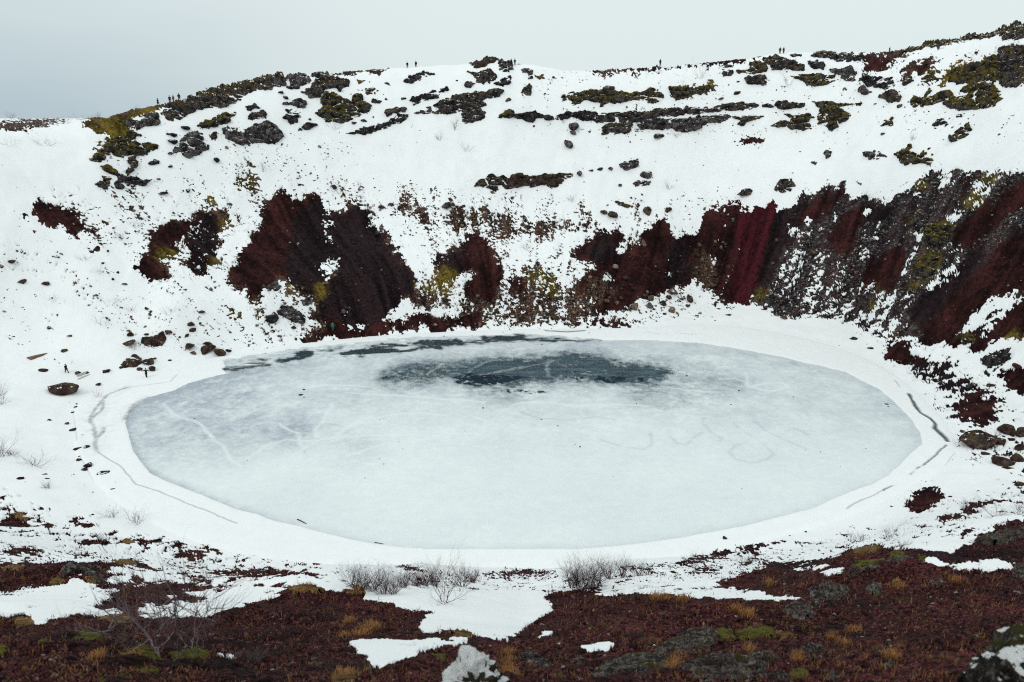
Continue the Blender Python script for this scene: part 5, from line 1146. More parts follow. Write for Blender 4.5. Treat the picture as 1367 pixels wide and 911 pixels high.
def close_rock(px, py, d, rx, ry, rz, seed, label, mat):
    x, y, z = at_d(px, py, d); z = float(ground(np.array([x]), np.array([y]))[0])
    V, Fc = ico(6); V = V.copy()
    n = sum(vnoise3(V[:, 0] * f + seed, V[:, 1] * f, V[:, 2] * f + seed, seed + int(f)) * a for f, a in ((1.3, .24), (3, .18), (7, .06), (15, .03), (31, .02)))
    kn = sum(np.abs(vnoise3(V[:, 0] * f, V[:, 1] * f + seed, V[:, 2] * f, seed + 40)) * a for f, a in ((3.2, .26), (9, .05)))
    V *= (1 + n + kn - .1)[:, None]
    o = mesh_np('snow_capped_rock', V * np.array([rx, ry, rz]), Fc.ravel(), 3, mat, True)
    o.location = (x, y, z + rz * .25)
    return tag(o, label, 'rock')
close_rock(1412, 905, 3.3, .29, .28, .34, 5, 'dark blurred rock crusted with snow in the lower right corner', MAT['snowrock'])
close_rock(632, 925, 2.9, .15, .15, .16, 9, 'small knobbly rock heaped with snow at the bottom edge near the middle', MAT['snowrock2'])

# ------------------------------------------------------------------ loose rubble on the bare ground of the walls
def scatter_px(n, x0, y0, x1, y1, seed):
    r = np.random.default_rng(seed)
    px = r.uniform(x0, x1, n); py = r.uniform(y0, y1, n)
    P, miss = hit(px, py); P = P[~miss]
    m, k, _ = cover_at(P[:, 0], P[:, 1], P[:, 2])
    return P, m, k, r
def rots(r, n):
    q = r.normal(size=(n, 4)); q /= np.linalg.norm(q, axis=1, keepdims=True); a, b, c, d = q.T
    return np.stack([1 - 2 * (c * c + d * d), 2 * (b * c - a * d), 2 * (b * d + a * c), 2 * (b * c + a * d), 1 - 2 * (b * b + d * d), 2 * (c * d - a * b), 2 * (b * d - a * c), 2 * (c * d + a * b), 1 - 2 * (b * b + c * c)], -1).reshape(n, 3, 3)
def stone_cloud(name, P, size, tint, r, flat=.75):
    V0, F0 = ICO1; n = len(P); nv = len(V0)
    V = V0[None] * (1 + r.uniform(-.28, .28, (n, nv, 1)))
    V = np.einsum('nij,nvj->nvi', rots(r, n), V * r.uniform(.6, 1.2, (n, 1, 3)))
    V[:, :, 2] *= flat
    V = V * size[:, None, None] + P[:, None, :]
    Fc = (F0[None] + (np.arange(n) * nv)[:, None, None]).reshape(-1)
    return mesh_np(name, V.reshape(-1, 3), Fc, 3, MAT['vary'], False, None, {'tint': np.repeat(tint, nv, 0)})
PAL = np.array([(.030, .011, .010), (.016, .012, .013), (.06, .011, .014), (.085, .08, .078), (.075, .055, .02), (.10, .068, .05), (.03, .012, .012)])
PAL2 = np.array([(.055, .03, .025), (.045, .04, .04), (.10, .02, .022), (.19, .18, .17), (.10, .085, .02), (.20, .15, .115), (.07, .04, .03)])
P, m, k, r = scatter_px(64000, -20, 55, 1390, 660, 11)
ki = k.argmax(1)
prob = np.array([.30, .34, .12, 1.0, .75, 1.0, .2])[ki]
halo = (m > .14) & (m < .46)
keep = ((m > .46) & (r.random(len(m)) < prob)) | (halo & (r.random(len(m)) < .55))
P, m, ki = P[keep], m[keep], ki[keep]
fw = project(P[:, 0], P[:, 1], P[:, 2])[2]
sz = (0.55 + np.where(m > .46, 1.9, 1.1) * r.random(len(P)) ** 3.2) * fw / F * np.array([.8, .8, .6, 1.0, 1.0, 1.15, .8])[ki]
t = r.random((len(P), 1)) ** 1.6
tint = PAL[ki] * (1 - t) + PAL2[ki] * t
tint = np.where(r.random((len(P), 1)) < .07, np.array([[.2, .165, .14]]), tint) * r.uniform(.6, 1.35, (len(P), 1))
lift = np.where(m[:, None] > .46, .12, .05) * np.array([[0, 0, 1.0]])
o = stone_cloud('scree_rubble', P + lift, sz, tint, r)
tag(o, kind='stuff')

# grit, twig ends and small stones lying loose on the snow, thickest near the bare ground
P, m, k, r = scatter_px(26000, -20, 70, 1390, 800, 13)
cl = fbm2(P[:, 0], P[:, 1] + P[:, 2], 7, 4, 611, .65) + .9 * sample(HALO, *project(P[:, 0], P[:, 1], P[:, 2])[:2])
inl = poly_sd(P[:, 0], P[:, 1], RINGP) < 1.5
keep = (m < .44) & ~inl & (r.random(len(m)) < np.clip((cl - .02) * .8, .008, .6))
P, k = P[keep], k[keep]
fw = project(P[:, 0], P[:, 1], P[:, 2])[2]
sz = np.clip((.42 + 1.1 * r.random(len(P)) ** 3) * fw / F, .01, .4)
o = stone_cloud('grit_on_snow', P + np.array([[0, 0, .12]]) * sstep(20, 60, fw)[:, None], sz, np.array([[.03, .018, .016]]) * r.uniform(.5, 2.2, (len(P), 1)), r, .6)
tag(o, kind='stuff')

# talus stones large enough to be told apart, at the foot of the wall
MAT['talus_a'] = m_rock('talus_brown', (.02, .013, .011), (.07, .045, .034), (.16, .115, .088), lichen=.15)
MAT['talus_b'] = m_rock('talus_pale', (.04, .03, .026), (.13, .095, .074), (.25, .20, .165), lichen=.15)
MAT['talus_c'] = m_rock('talus_dark', (.008, .007, .008), (.026, .022, .023), (.07, .064, .062), lichen=.2, moss=.25)
talus = []
stone_small = [stone_shape(ICO2, 300 + i, 8, .08) for i in range(6)]
def talus_stone(px, py, w, mat, aspect=.75, where=''):
    P = hit1(px, py + w * .3); fw = float(project(P.x, P.y, P.z)[2])
    i = random.randrange(6); key = ('t', i, mat)
    if key not in stone_mesh:
        V, Fc = stone_small[i]; o = mesh_np('talus_stone', V, Fc.ravel(), 3, MAT[mat], True); stone_mesh[key] = o.data
    else:
        o = bpy.data.objects.new('talus_stone', stone_mesh[key]); COL.objects.link(o)
    s = w * .5 * fw / F
    o.scale = (s, s * random.uniform(.7, 1), s * 2 * aspect); o.rotation_euler = (random.uniform(-.25, .25), random.uniform(-.25, .25), random.uniform(0, 6.28)); o.location = P - Vector((0, 0, s * .15))
    talus.append(o); tag(o, f"{'bigger' if w > 6 else 'small'} {dict(talus_a='brown', talus_b='pale', talus_c='dark')[mat]} broken stone {where}", 'stone', f"talus stones {where}")
rt = random.Random(5)
TWHERE = ['among the shore talus left of the small red dome', 'in the brown talus right of the small red dome', 'along the shore under the middle scree', 'in the stony ledge above the small red dome', 'in the rubble right of the great dark fan', 'in the stony ledge above the middle scree', 'in the stones left of the crimson streak', 'at the foot of the reddish left fan', 'in the gravel right of the crimson streak']
TAL = [((560, 395, 640, 435), 30), ((640, 385, 770, 432), 78), ((770, 380, 960, 420), 34), ((585, 270, 670, 300), 22), ((505, 255, 580, 300), 16), ((660, 280, 800, 312), 26), ((930, 290, 975, 400), 20), ((350, 375, 440, 430), 14), ((1010, 310, 1150, 420), 36)]
for ((x0, y0, x1, y1), n), where in zip(TAL, TWHERE):
    c = 0; tries = 0
    while c < n and tries < n * 14:
        tries += 1
        px, py = rt.uniform(x0, x1), rt.uniform(y0, y1)
        if float(sample(BARE, np.array([px]), np.array([py]))[0]) < .35: continue
        w = 3.2 + 6.0 * rt.random() ** 2.2
        talus_stone(px, py, w, rt.choice(['talus_a', 'talus_a', 'talus_b', 'talus_c', 'talus_c']), rt.uniform(.5, .85), where); c += 1
TSAY = {'talus_a': 'brown', 'talus_b': 'pale', 'talus_c': 'dark'}

# ------------------------------------------------------------------ foreground ground cover: scoria, heath tufts, dead grass
P, m, k, r = scatter_px(50000, -40, 670, 1410, 960, 21)
hk = k[:, 6] + k[:, 0] + k[:, 1] * .6
keep = (m > .44) & (k[:, 3] + k[:, 4] < .6)
Pg, kg = P[keep], k[keep]
fw = project(Pg[:, 0], Pg[:, 1], Pg[:, 2])[2]
nst = 20000; Q = Pg[:nst]; fq = fw[:nst]
sz = np.clip((.5 + 2.0 * r.random(len(Q)) ** 3) * fq / F, .006, .2) * (1 + .4 * (fq < 12))
t = r.random((len(Q), 1)) ** 1.8
tint = np.array([[.010, .004, .005]]) * (1 - t) + np.array([[.14, .055, .058]]) * t
pale = r.random((len(Q), 1))
tint = np.where(pale < .04, np.array([[.17, .15, .13]]), np.where(pale < .10, np.array([[.05, .05, .015]]), tint))
o = stone_cloud('scoria_gravel', Q + np.array([[0, 0, .01]]), sz, tint, r); tag(o, kind='stuff')
def tuft_cloud(name, P, size, tint, tip, r, blades=9, spread=.8, width=.10, lean=1.0):
    n = len(P)
    a = r.uniform(0, 2 * math.pi, (n, blades)); el = r.uniform(.15, spread, (n, blades)) * lean
    L = size[:, None] * r.uniform(.55, 1.25, (n, blades))
    dx, dy, dz = np.cos(a) * np.sin(el), np.sin(a) * np.sin(el), np.cos(el)
    D = np.stack([dx, dy, dz], -1)
    S_ = np.stack([-np.sin(a), np.cos(a), 0 * a], -1)
    b0 = P[:, None, :] + r.normal(0, 1, (n, blades, 3)) * size[:, None, None] * np.array([.35, .35, .05])
    w = (L * width)[..., None]
    mid = b0 + D * L[..., None] * .55
    tipp = b0 + D * L[..., None] + np.stack([dx, dy, 0 * dx], -1) * (L * .25)[..., None]
    V = np.stack([b0 - S_ * w * .6, b0 + S_ * w * .6, mid + S_ * w, mid - S_ * w, tipp], 2).reshape(-1, 3)
    base = (np.arange(n * blades) * 5)[:, None]
    fq_ = np.concatenate([base + np.array([[0, 1, 2, 3]]), ], 1); ft = base + np.array([[3, 2, 4]])
    flat_ = np.concatenate([np.concatenate([fq_, ft], 1).ravel()])
    sizes = np.tile([4, 3], n * blades)
    c0 = np.repeat(tint, blades, 0); c1 = np.repeat(tip, blades, 0)
    C = np.stack([c0, c0, c0 * .5 + c1 * .5, c0 * .5 + c1 * .5, c1], 1).reshape(-1, 3)
    return mesh_np(name, V, flat_, sizes, MAT['plantmat'], False, None, {'tint': C})
Q = Pg[nst:nst + 22000]; fq = fw[nst:nst + 22000]
sz = np.clip(3.4 * fq / F, .022, .20) * r.uniform(.6, 1.3, len(Q))
t = r.random((len(Q), 1)) ** 1.3; nb = (fbm2(Q[:, 0], Q[:, 1], 1.1, 3, 61)[:, None] + .5)
t0 = np.array([[.009, .0025, .0035]]) * (1 - t) + np.array([[.065, .017, .021]]) * t
t1 = np.array([[.04, .010, .013]]) * (1 - t) + np.array([[.17, .062, .058]]) * t
t1 = np.where(r.random((len(Q), 1)) < .06 + .10 * np.clip(nb, 0, 1), np.array([[.20, .12, .06]]), t1)
o = tuft_cloud('heath_cover', Q, sz, t0, t1, r, 6, 1.15, .16); tag(o, kind='stuff')
# dead grass: the clumps that glow orange, and thin blades between
GR = zp('J', '480,800 700,790 660,800 500,790') + zp('K', '630,635 650,640 575,675 590,680 510,610 490,690 300,440 560,450 470,890 520,885 600,650') + zp('L', '880,810 860,830 840,850 30,770 30,820 40,860 20,890 60,880 1250,580 1235,575 1185,550 820,495 780,490 910,500 900,790') + zp('M', '15,590 100,440 400,700 230,810 240,790 685,790 700,800 500,670 520,675 460,730 720,455 1000,430 10,760')
Gp = []; Gs = []
for gx_, gy_ in GR:
    for _ in range(46):
        Gp.append((gx_ + random.gauss(0, 4), gy_ + random.gauss(0, 2)))
Gp = np.array(Gp); extra = np.stack([RNG.uniform(-10, 1380, 1500), RNG.uniform(770, 915, 1500)], -1)
Gp = np.concatenate([Gp, extra]); Pq, ms = hit(Gp[:, 0], Gp[:, 1]); Pq = Pq[~ms]
mm, kk, _ = cover_at(Pq[:, 0], Pq[:, 1], Pq[:, 2]); Pq = Pq[mm > .4]
fq = project(Pq[:, 0], Pq[:, 1], Pq[:, 2])[2]
t = RNG.random((len(Pq), 1))
o = tuft_cloud('dead_grass', Pq, np.clip(8 * fq / F, .05, .22), np.array([[.06, .025, .01]]) + 0 * t, np.array([[.34, .13, .04]]) * (1 - t) + np.array([[.42, .26, .12]]) * t, RNG, 6, .6, .035)
tag(o, kind='stuff')

# ------------------------------------------------------------------ bare shrubs
def tubes(segs, sides=3):
    """segs: (p0, p1, r0, r1)"""
    A = np.array([s[0] for s in segs]); B = np.array([s[1] for s in segs]); ra = np.array([s[2] for s in segs]); rb = np.array([s[3] for s in segs])
    D = B - A; D /= np.maximum(np.linalg.norm(D, axis=1, keepdims=True), 1e-9)
    U = np.cross(D, np.where(np.abs(D[:, 2:3]) > .9, np.array([[1., 0, 0]]), np.array([[0, 0, 1.]]))); U /= np.linalg.norm(U, axis=1, keepdims=True); W = np.cross(D, U)
    an = np.arange(sides) * 2 * math.pi / sides
    ring = lambda C, rr: C[:, None, :] + (U[:, None, :] * np.cos(an)[None, :, None] + W[:, None, :] * np.sin(an)[None, :, None]) * rr[:, None, None]
    V = np.concatenate([ring(A, ra), ring(B, rb)], 1).reshape(-1, 3)
    j = np.arange(sides); f = np.stack([j, (j + 1) % sides, (j + 1) % sides + sides, j + sides], -1)
    Fc = (f[None] + (np.arange(len(segs)) * 2 * sides)[:, None, None]).ravel()
    return V, Fc
def grow(R, p, d, L, rad, depth, segs, wander=.28, kids=3, ratio=.62):
    n = 4 if depth > 0 else 3
    q = p
    for i in range(n):
        d = d + Vector((R.gauss(0, wander), R.gauss(0, wander), R.gauss(0, wander * .6) + .05)); d.normalize()
        q2 = q + d * (L / n); r0 = rad * (1 - .6 * i / n); r1 = rad * (1 - .6 * (i + 1) / n)
        segs.append((tuple(q), tuple(q2), r0, r1)); q = q2
        if depth > 0 and i >= 1 - (depth > 1):
            for _ in range(kids if i < n - 1 else kids + 1):
                if R.random() < .55:
                    s = Vector((R.gauss(0, 1), R.gauss(0, 1), R.gauss(.25, .6))).normalized()
                    grow(R, q, (d * .75 + s * .7).normalized(), L * ratio * R.uniform(.7, 1.1), r1 * .7, depth - 1, segs, wander, kids, ratio)
def shrub(px, py, hpx, wpx, seed, mat='twig', stems=7, depth=2, parts=True, dens=3, rpx=.55):
    R = random.Random(seed); P = hit1(px, py); fw = float(project(P.x, P.y, P.z)[2])
    H = hpx * fw / F; Wd = wpx * fw / F
    rad = max(.0035, rpx * fw / F * .62)
    root = empty('bare_shrub', P) if parts else None
    allseg = []
    for i in range(stems):
        a = 2 * math.pi * (i + R.random() * .6) / stems
        spread = R.uniform(.2, 1.5) * Wd / (2 * H)
        d = Vector((math.cos(a) * spread, math.sin(a) * spread * .7, 1)).normalized()
        L = H * .80 * R.uniform(.8, 1.1) / max(d.z, .5)
        segs = []
        b = Vector((math.cos(a), math.sin(a), 0)) * Wd * .07 * R.random() - Vector((0, 0, .03))
        grow(R, b, d, L, rad, depth, segs, .22, dens)
        if parts:
            V, Fc = tubes(segs); mesh_np('branch', V, Fc, 4, MAT[mat], True, root)
        else: allseg += segs
    if not parts:
        V, Fc = tubes(allseg); root = mesh_np('bare_shrub', V, Fc, 4, MAT[mat], True); root.location = P
    root['_px'] = [px, py, wpx, hpx]
    return root
shrubs = []
def S_(zone, x, y, h_, w_, **kw):
    (px, py), = zp(zone, f'{x},{y}'); k_ = ZONES[zone][2]
    shrubs.append(shrub(px, py, h_ / k_, w_ / k_, int(x * 7 + y), **kw))
for x, y, h_, w_ in ((545, 440, 115, 110), (600, 445, 120, 110), (645, 452, 115, 120), (690, 476, 130, 130), (740, 472, 110, 110), (795, 440, 95, 90), (860, 432, 80, 90), (905, 430, 90, 100), (950, 425, 100, 100), (1090, 430, 110, 150), (1145, 410, 70, 90)):
    S_('K', x, y, h_, w_, stems=13, mat='twig', rpx=.55)
S_('K', 1002, 518, 200, 230, stems=7, depth=3, dens=2, rpx=.8)
for x, y, h_, w_, st in ((400, 452, 155, 190, 16), (350, 440, 110, 140, 10), (465, 446, 130, 140, 12), (545, 395, 115, 110, 8), (610, 388, 100, 110, 7), (690, 376, 80, 110, 6), (745, 374, 50, 60, 5)):
    S_('L', x, y, h_, w_, stems=int(st * 1.6), rpx=.55)
S_('L', 975, 335, 85, 100, mat='twigfar', rpx=.3); S_('L', 1245, 318, 48, 110, mat='twigfar', rpx=.4)
for x, y, h_, w_ in ((500, 237, 45, 90), (550, 227, 32, 60), (680, 228, 62, 170), (740, 258, 40, 60), (1045, 82, 50, 110), (1195, 112, 60, 130), (1305, 105, 95, 130), (20, 330, 32, 70)):
    S_('M', x, y, h_, w_, mat='twigfar' if w_ != 170 else 'twig', rpx=.38, stems=6)
S_('I', 12, 578, 125, 120, rpx=.45); S_('I', 60, 570, 40, 90, mat='twigfar', rpx=.4); S_('I', 175, 622, 62, 120, mat='twigfar', rpx=.4); S_('I', 2, 315, 105, 100, mat='twigfar', rpx=.4)
S_('I', 245, 738, 42, 70, mat='twigfar', rpx=.32); S_('I', 570, 882, 50, 90, mat='twigfar', rpx=.32); S_('I', 695, 907, 52, 130, mat='twigfar', rpx=.35)
nfull = len(shrubs)
for zn, x, y, h_, w_ in (('E', 270, 590, 45, 110), ('E', 560, 600, 40, 120), ('E', 850, 650, 45, 110), ('E', 530, 705, 40, 110), ('E', 690, 212, 35, 90), ('E', 430, 375, 30, 70), ('E', 500, 445, 40, 100), ('E', 670, 635, 30, 60), ('E', 610, 275, 45, 90), ('E', 680, 830, 35, 60), ('E', 60, 415, 45, 100),
                         ('B', 80, 645, 45, 60), ('B', 465, 760, 60, 60), ('B', 1050, 440, 70, 50), ('B', 1110, 545, 35, 70), ('B', 440, 435, 40, 80), ('B', 975, 490, 40, 60), ('C', 1045, 175, 60, 100), ('C', 390, 800, 35, 60), ('C', 925, 475, 25, 40), ('H', 680, 118, 30, 110),
                         ('G', 965, 90, 40, 90), ('G', 235, 400, 35, 70), ('D', 795, 615, 35, 60), ('D', 190, 350, 50, 130), ('A', 50, 515, 35, 140), ('A', 235, 515, 35, 120), ('A', 430, 372, 26, 170), ('A', 330, 370, 24, 100), ('A', 60, 375, 26, 70), ('A', 500, 362, 28, 60), ('A', 690, 338, 22, 40), ('I', 500, 270, 50, 60)):
    S_(zn, x, y, h_, w_, mat='twigpale' if zn != 'A' else 'twigfar', parts=False, stems=6, dens=2, rpx=.2)
# the big bare bush in the left foreground, drawn stem by stem
def big_bush():
    R = random.Random(77); P = hit1(218, 889); fw0 = float(project(P.x, P.y, P.z)[2])
    root = empty('bare_bush', P)
    LINES = [('830,862 800,740 760,690 715,640 668,602 600,618 550,645 512,668', 2.0, 1), ('812,760 850,690 852,640 845,600', 1.1, 1), ('800,740 770,640 700,590 640,560 625,500', .9, 1), ('970,750 940,640 900,560 890,520 865,490', 1.3, -1),
             ('970,750 985,680 1010,630 1060,620 1110,600', 1.2, 1), ('965,745 930,690 890,650 845,640', .9, -1), ('950,700 960,620 1000,560 1075,520 1110,440', .8, -1), ('845,640 850,560 800,500 790,430', .8, 1),
             ('890,520 930,480 940,450', .7, -1), ('865,530 800,560 770,590', 1.2, 1), ('860,650 740,560 735,470 730,420', .8, 1), ('700,590 660,540 640,480', .6, 1), ('1060,745 1050,680 1080,620 1115,650', .7, -1), ('1030,740 1035,660 1020,600', .7, 1), ('900,640 990,600 1050,590', .7, -1), ('560,700 540,660 470,620', .6, 1), ('590,690 640,640 700,630', .7, -1)]
    for st, rpx, side in LINES:
        pts = zp('J', st); segs = []; W = []
        dep = fw0 + side * .25
        for i, (a, b) in enumerate(pts):
            t = i / (len(pts) - 1); rx_, ry_, rz_ = ray(a, b); dd = dep + side * t * .5
            W.append(Vector((rx_ * dd, ry_ * dd, EYE + rz_ * dd)) - P)
        for i in range(len(W) - 1):
            n = 4
            for j in range(n):
                u0, u1 = j / n, (j + 1) / n
                q0 = W[i].lerp(W[i + 1], u0); q1 = W[i].lerp(W[i + 1], u1)
                if j: q0 = last
                q1 = q1 + Vector((R.gauss(0, .006), R.gauss(0, .01), R.gauss(0, .006))) if j < n - 1 else q1
                f0 = 1 - .75 * (i + u0) / (len(W) - 1); f1_ = 1 - .75 * (i + u1) / (len(W) - 1)
                segs.append((tuple(q0), tuple(q1), rpx * .6 * f0 * dep / F, rpx * .6 * f1_ * dep / F)); last = q1
                if R.random() < .55:
                    d = (q1 - q0).normalized() * .6 + Vector((R.gauss(0, .7), R.gauss(0, .5), R.gauss(.35, .6))); d.normalize()
                    grow(R, q1, d, R.uniform(.12, .36), .38 * rpx * dep / F + .0012, 1, segs, .22, 2)
        V, Fc = tubes(segs, 5); mesh_np('branch', V, Fc, 4, MAT['twigpale' if rpx > 1.15 else 'twigfar'], True, root)
    return tag(root, 'large bare pale-branched bush arching over the heath at lower left', 'bush')
big_bush()
S_('J', 1285, 812, 85, 100, mat='twigpale', rpx=.5, stems=7); S_('J', 1210, 790, 50, 60, mat='twigpale', rpx=.4); S_('K', 60, 800, 60, 120, mat='twigpale', rpx=.5)
late = len(shrubs)

# ------------------------------------------------------------------ driftwood and a pale board on the left bank
def plank(px0, py0, px1, py1, w, h_, mat, name, label, cat, taper=1.0):
    a, b = hit1(px0, py0), hit1(px1, py1); D = b - a; L = D.length; D.normalize(); Sd = D.cross(Vector((0, 0, 1))).normalized(); U = Sd.cross(D)
    V = []; n = 9
    for i in range(n):
        t = i / (n - 1); f = 1 - (1 - taper) * t; sg = math.sin(t * math.pi) * .04 * L * .3
        for sx, sz_ in ((-1, 0), (1, 0), (1, 1), (-1, 1)):
            V.append(D * (L * t) + Sd * (sx * w * f * .5 * (1 + .08 * math.sin(9 * t + sx))) + U * (sz_ * h_ * f + sg))
    Fc = []
    for i in range(n - 1):
        for j in range(4): Fc += [i * 4 + j, i * 4 + (j + 1) % 4, i * 4 + 4 + (j + 1) % 4, i * 4 + 4 + j]
    Fc += [3, 2, 1, 0] + [n * 4 - 4, n * 4 - 3, n * 4 - 2, n * 4 - 1]
    o = mesh_np(name, np.array([v[:] for v in V]), Fc, 4, MAT[mat]); o.location = a + Vector((0, 0, .03)); return tag(o, label, cat)
plank(39, 482, 66, 472, 1.0, .5, 'wood', 'driftwood_log', 'tapering brown driftwood log lying on the snow of the left bank', 'log', .25)
plank(103, 508, 119, 501, .55, .18, 'palewood', 'pale_plank', 'pale weathered plank beside the large flat boulder on the left bank', 'plank', .9)
plank(103.5, 505, 118, 499.5, .12, .55, 'palewood', 'pale_plank', 'narrow pale plank standing on edge just behind the flat pale plank', 'plank', .9)
plank(33, 470, 41, 466, .25, .12, 'wood', 'driftwood_stick', 'short reddish stick on the snow just above the driftwood log', 'stick', .6)
plank(397, 694, 409, 700, .10, .06, 'twig', 'fallen_stick', 'thin dark stick frozen into the near left edge of the ice', 'stick', .6)
plank(500, 725, 512, 727, .08, .05, 'twig', 'fallen_stick', 'thin dark stick frozen at the near edge of the ice', 'stick', .6)

# ------------------------------------------------------------------ PEOPLE
def simple_mat(name, c): return m_plain(name, c, .12, .85, 30)
def skin_obj(name, verts, edges, radii, mat, parent, sub=1):
    me = bpy.data.meshes.new(name); me.from_pydata(verts, edges, []); me.update()
    o = bpy.data.objects.new(name, me); COL.objects.link(o); o.parent = parent
    me.materials.append(mat)
    md = o.modifiers.new('skin', 'SKIN'); md.use_smooth_shade = True
    if not me.skin_vertices: me.skin_vertices.new()
    for i, v in enumerate(me.skin_vertices[0].data):
        rr = radii[i]; v.radius = (rr, rr) if not isinstance(rr, tuple) else rr; v.use_root = (i == 0)
    s = o.modifiers.new('smooth', 'SUBSURF'); s.levels = sub; s.render_levels = sub
    return o
def person(px, py, label, jacket, trousers, height=1.76, yaw=0.0, pose='stand', hat=None, sink=0.0, group=None, coat=False, hair=(.03, .02, .015)):
    P = hit1(px, py); root = empty('person', P - Vector((0, 0, sink)), yaw)
    k = height / 1.76
    stride = {'walk': .30, 'stand': .05, 'arms': .12, 'down': .22}[pose]
    J = {'pelvis': (0, 0, .95), 'waist': (0, .005, 1.08), 'chest': (0, .01, 1.30), 'neck': (0, .01, 1.47), 'chin': (0, -.015, 1.55), 'head': (0, -.01, 1.66)}
    for s, sx in (('l', -1), ('r', 1)):
        f = stride * sx
        J['hip' + s] = (.095 * sx, 0, .90); J['knee' + s] = (.10 * sx, -f * .55 - .03, .50); J['ankle' + s] = (.10 * sx, -f, .10 + (.10 if (pose == 'walk' and sx < 0) else 0)); J['toe' + s] = (.11 * sx, -f - .17, .05 + (.04 if (pose == 'walk' and sx < 0) else 0))
        J['sh' + s] = (.19 * sx, .01, 1.42)
        if pose == 'arms':
            J['el' + s] = (.42 * sx, -.06, 1.27); J['wr' + s] = (.62 * sx, -.12, 1.36)
        elif pose == 'walk':
            J['el' + s] = (.26 * sx, .03 + f * .35, 1.15); J['wr' + s] = (.24 * sx, f * .8 - .10, .98)
        else:
            J['el' + s] = (.26 * sx, .05, 1.14); J['wr' + s] = (.22 * sx, -.10, .94)
    RAD = {'pelvis': (.15, .11), 'waist': (.13, .10), 'chest': (.155, .105), 'neck': .055, 'chin': (.065, .08), 'head': (.08, .098)}
    for s in 'lr': RAD.update({'hip' + s: .085, 'knee' + s: .058, 'ankle' + s: .042, 'toe' + s: .038, 'sh' + s: .06, 'el' + s: .043, 'wr' + s: .030})
    def chain(names, edges, scale=1.0, grow_=0.0, over={}):
        vs = [tuple(c * k for c in J[n]) for n in names]; idx = {n: i for i, n in enumerate(names)}
        rd = []
        for n in names:
            v = over.get(n, RAD[n]); rd.append(tuple((q * scale + grow_) * k for q in v) if isinstance(v, tuple) else (v * scale + grow_) * k)
        return vs, [(idx[a], idx[b]) for a, b in edges], rd
    skin = MAT.setdefault('skin', simple_mat('skin', (.42, .26, .19)))
    names = list(J); E = [('pelvis', 'waist'), ('waist', 'chest'), ('chest', 'neck'), ('neck', 'chin'), ('chin', 'head')]
    for s in 'lr': E += [('pelvis', 'hip' + s), ('hip' + s, 'knee' + s), ('knee' + s, 'ankle' + s), ('ankle' + s, 'toe' + s), ('chest', 'sh' + s), ('sh' + s, 'el' + s), ('el' + s, 'wr' + s)]
    vs, es, rd = chain(names, E, .92)
    # hands: palm, four fingers of different length and a thumb from the side of the palm, all part of the body surface
    for s, sx in (('l', -1), ('r', 1)):
        w = Vector(J['wr' + s]); d = (w - Vector(J['el' + s])).normalized(); side = d.cross(Vector((sx, 0.2, 0.3))).normalized()
        iw = names.index('wr' + s); palm = w + d * .07; ip = len(vs); vs.append(tuple(palm * k)); rd.append((.034 * k, .016 * k)); es.append((iw, ip))
        for q, (o_, ln) in enumerate(((-.030, .075), (-.010, .088), (.010, .082), (.030, .065))):
            a = palm + d * .03 + side * o_; b = a + d * ln * .55 + Vector((0, -.01, 0)); c_ = b + d * ln * .4 + Vector((0, -.022, 0))
            i0 = len(vs); vs += [tuple(a * k), tuple(b * k), tuple(c_ * k)]; rd += [.009 * k, .0085 * k, .0075 * k]; es += [(ip, i0), (i0, i0 + 1), (i0 + 1, i0 + 2)]
        a = w + d * .035 - side * .035; b = a + d * .04 - side * .022; i0 = len(vs); vs += [tuple(a * k), tuple(b * k)]; rd += [.011 * k, .009 * k]; es += [(iw, i0), (i0, i0 + 1)]
    skin_obj('body', vs, es, rd, skin, root)
    tn = ['pelvis'] + [a + s for s in 'lr' for a in ('hip', 'knee', 'ankle')]
    te = [('pelvis', 'hip' + s) for s in 'lr'] + [('hip' + s, 'knee' + s) for s in 'lr'] + [('knee' + s, 'ankle' + s) for s in 'lr']
    v2, e2, r2 = chain(tn, te, 1.0, .016); skin_obj('trousers', v2, e2, r2, simple_mat('trousers_cloth', trousers), root)
    jn = ['chest', 'waist', 'pelvis', 'neck'] + [a + s for s in 'lr' for a in ('sh', 'el', 'wr')]
    je = [('chest', 'waist'), ('waist', 'pelvis'), ('chest', 'neck')] + [('chest', 'sh' + s) for s in 'lr'] + [('sh' + s, 'el' + s) for s in 'lr'] + [('el' + s, 'wr' + s) for s in 'lr']
    v3, e3, r3 = chain(jn, je, 1.0, .032, {'neck': .045})
    if coat:
        v3.append((0, 0, .70 * k)); e3.append((2, len(v3) - 1)); r3.append((.19 * k, .15 * k))
    skin_obj('jacket', v3, e3, r3, simple_mat('jacket_cloth', jacket), root)
    for s in 'lr':
        a, b = Vector(J['ankle' + s]) * k, Vector(J['toe' + s]) * k
        skin_obj('boot', [tuple(a + Vector((0, .02, .05))), tuple(a), tuple(a + Vector((0, .04, -.04))), tuple(b)], [(0, 1), (1, 2), (1, 3)], [.058 * k, .056 * k, .045 * k, .048 * k], MAT.setdefault('boot', simple_mat('boot_leather', (.012, .01, .01))), root)
    # hat or hair: a cap of the head, open at the face
    V, Fc = ico(3); V = V * np.array([.098, .118, .118]) * k + np.array([0, .0, 1.665]) * k
    cut = V[:, 2] < (1.655 + (V[:, 1] / k) * -.55 * 1.0) * k; V[cut] = V[cut] * .0 + (V[cut] - np.array([0, 0, 1.63 * k])) * .6 + np.array([0, 0, 1.63 * k])
    mesh_np('hat' if hat else 'hair', V, Fc.ravel(), 3, simple_mat('wool' if hat else 'hair_strands', hat or hair), True, root)
    # nose and ears
    V, Fc = ico(2); R0 = []
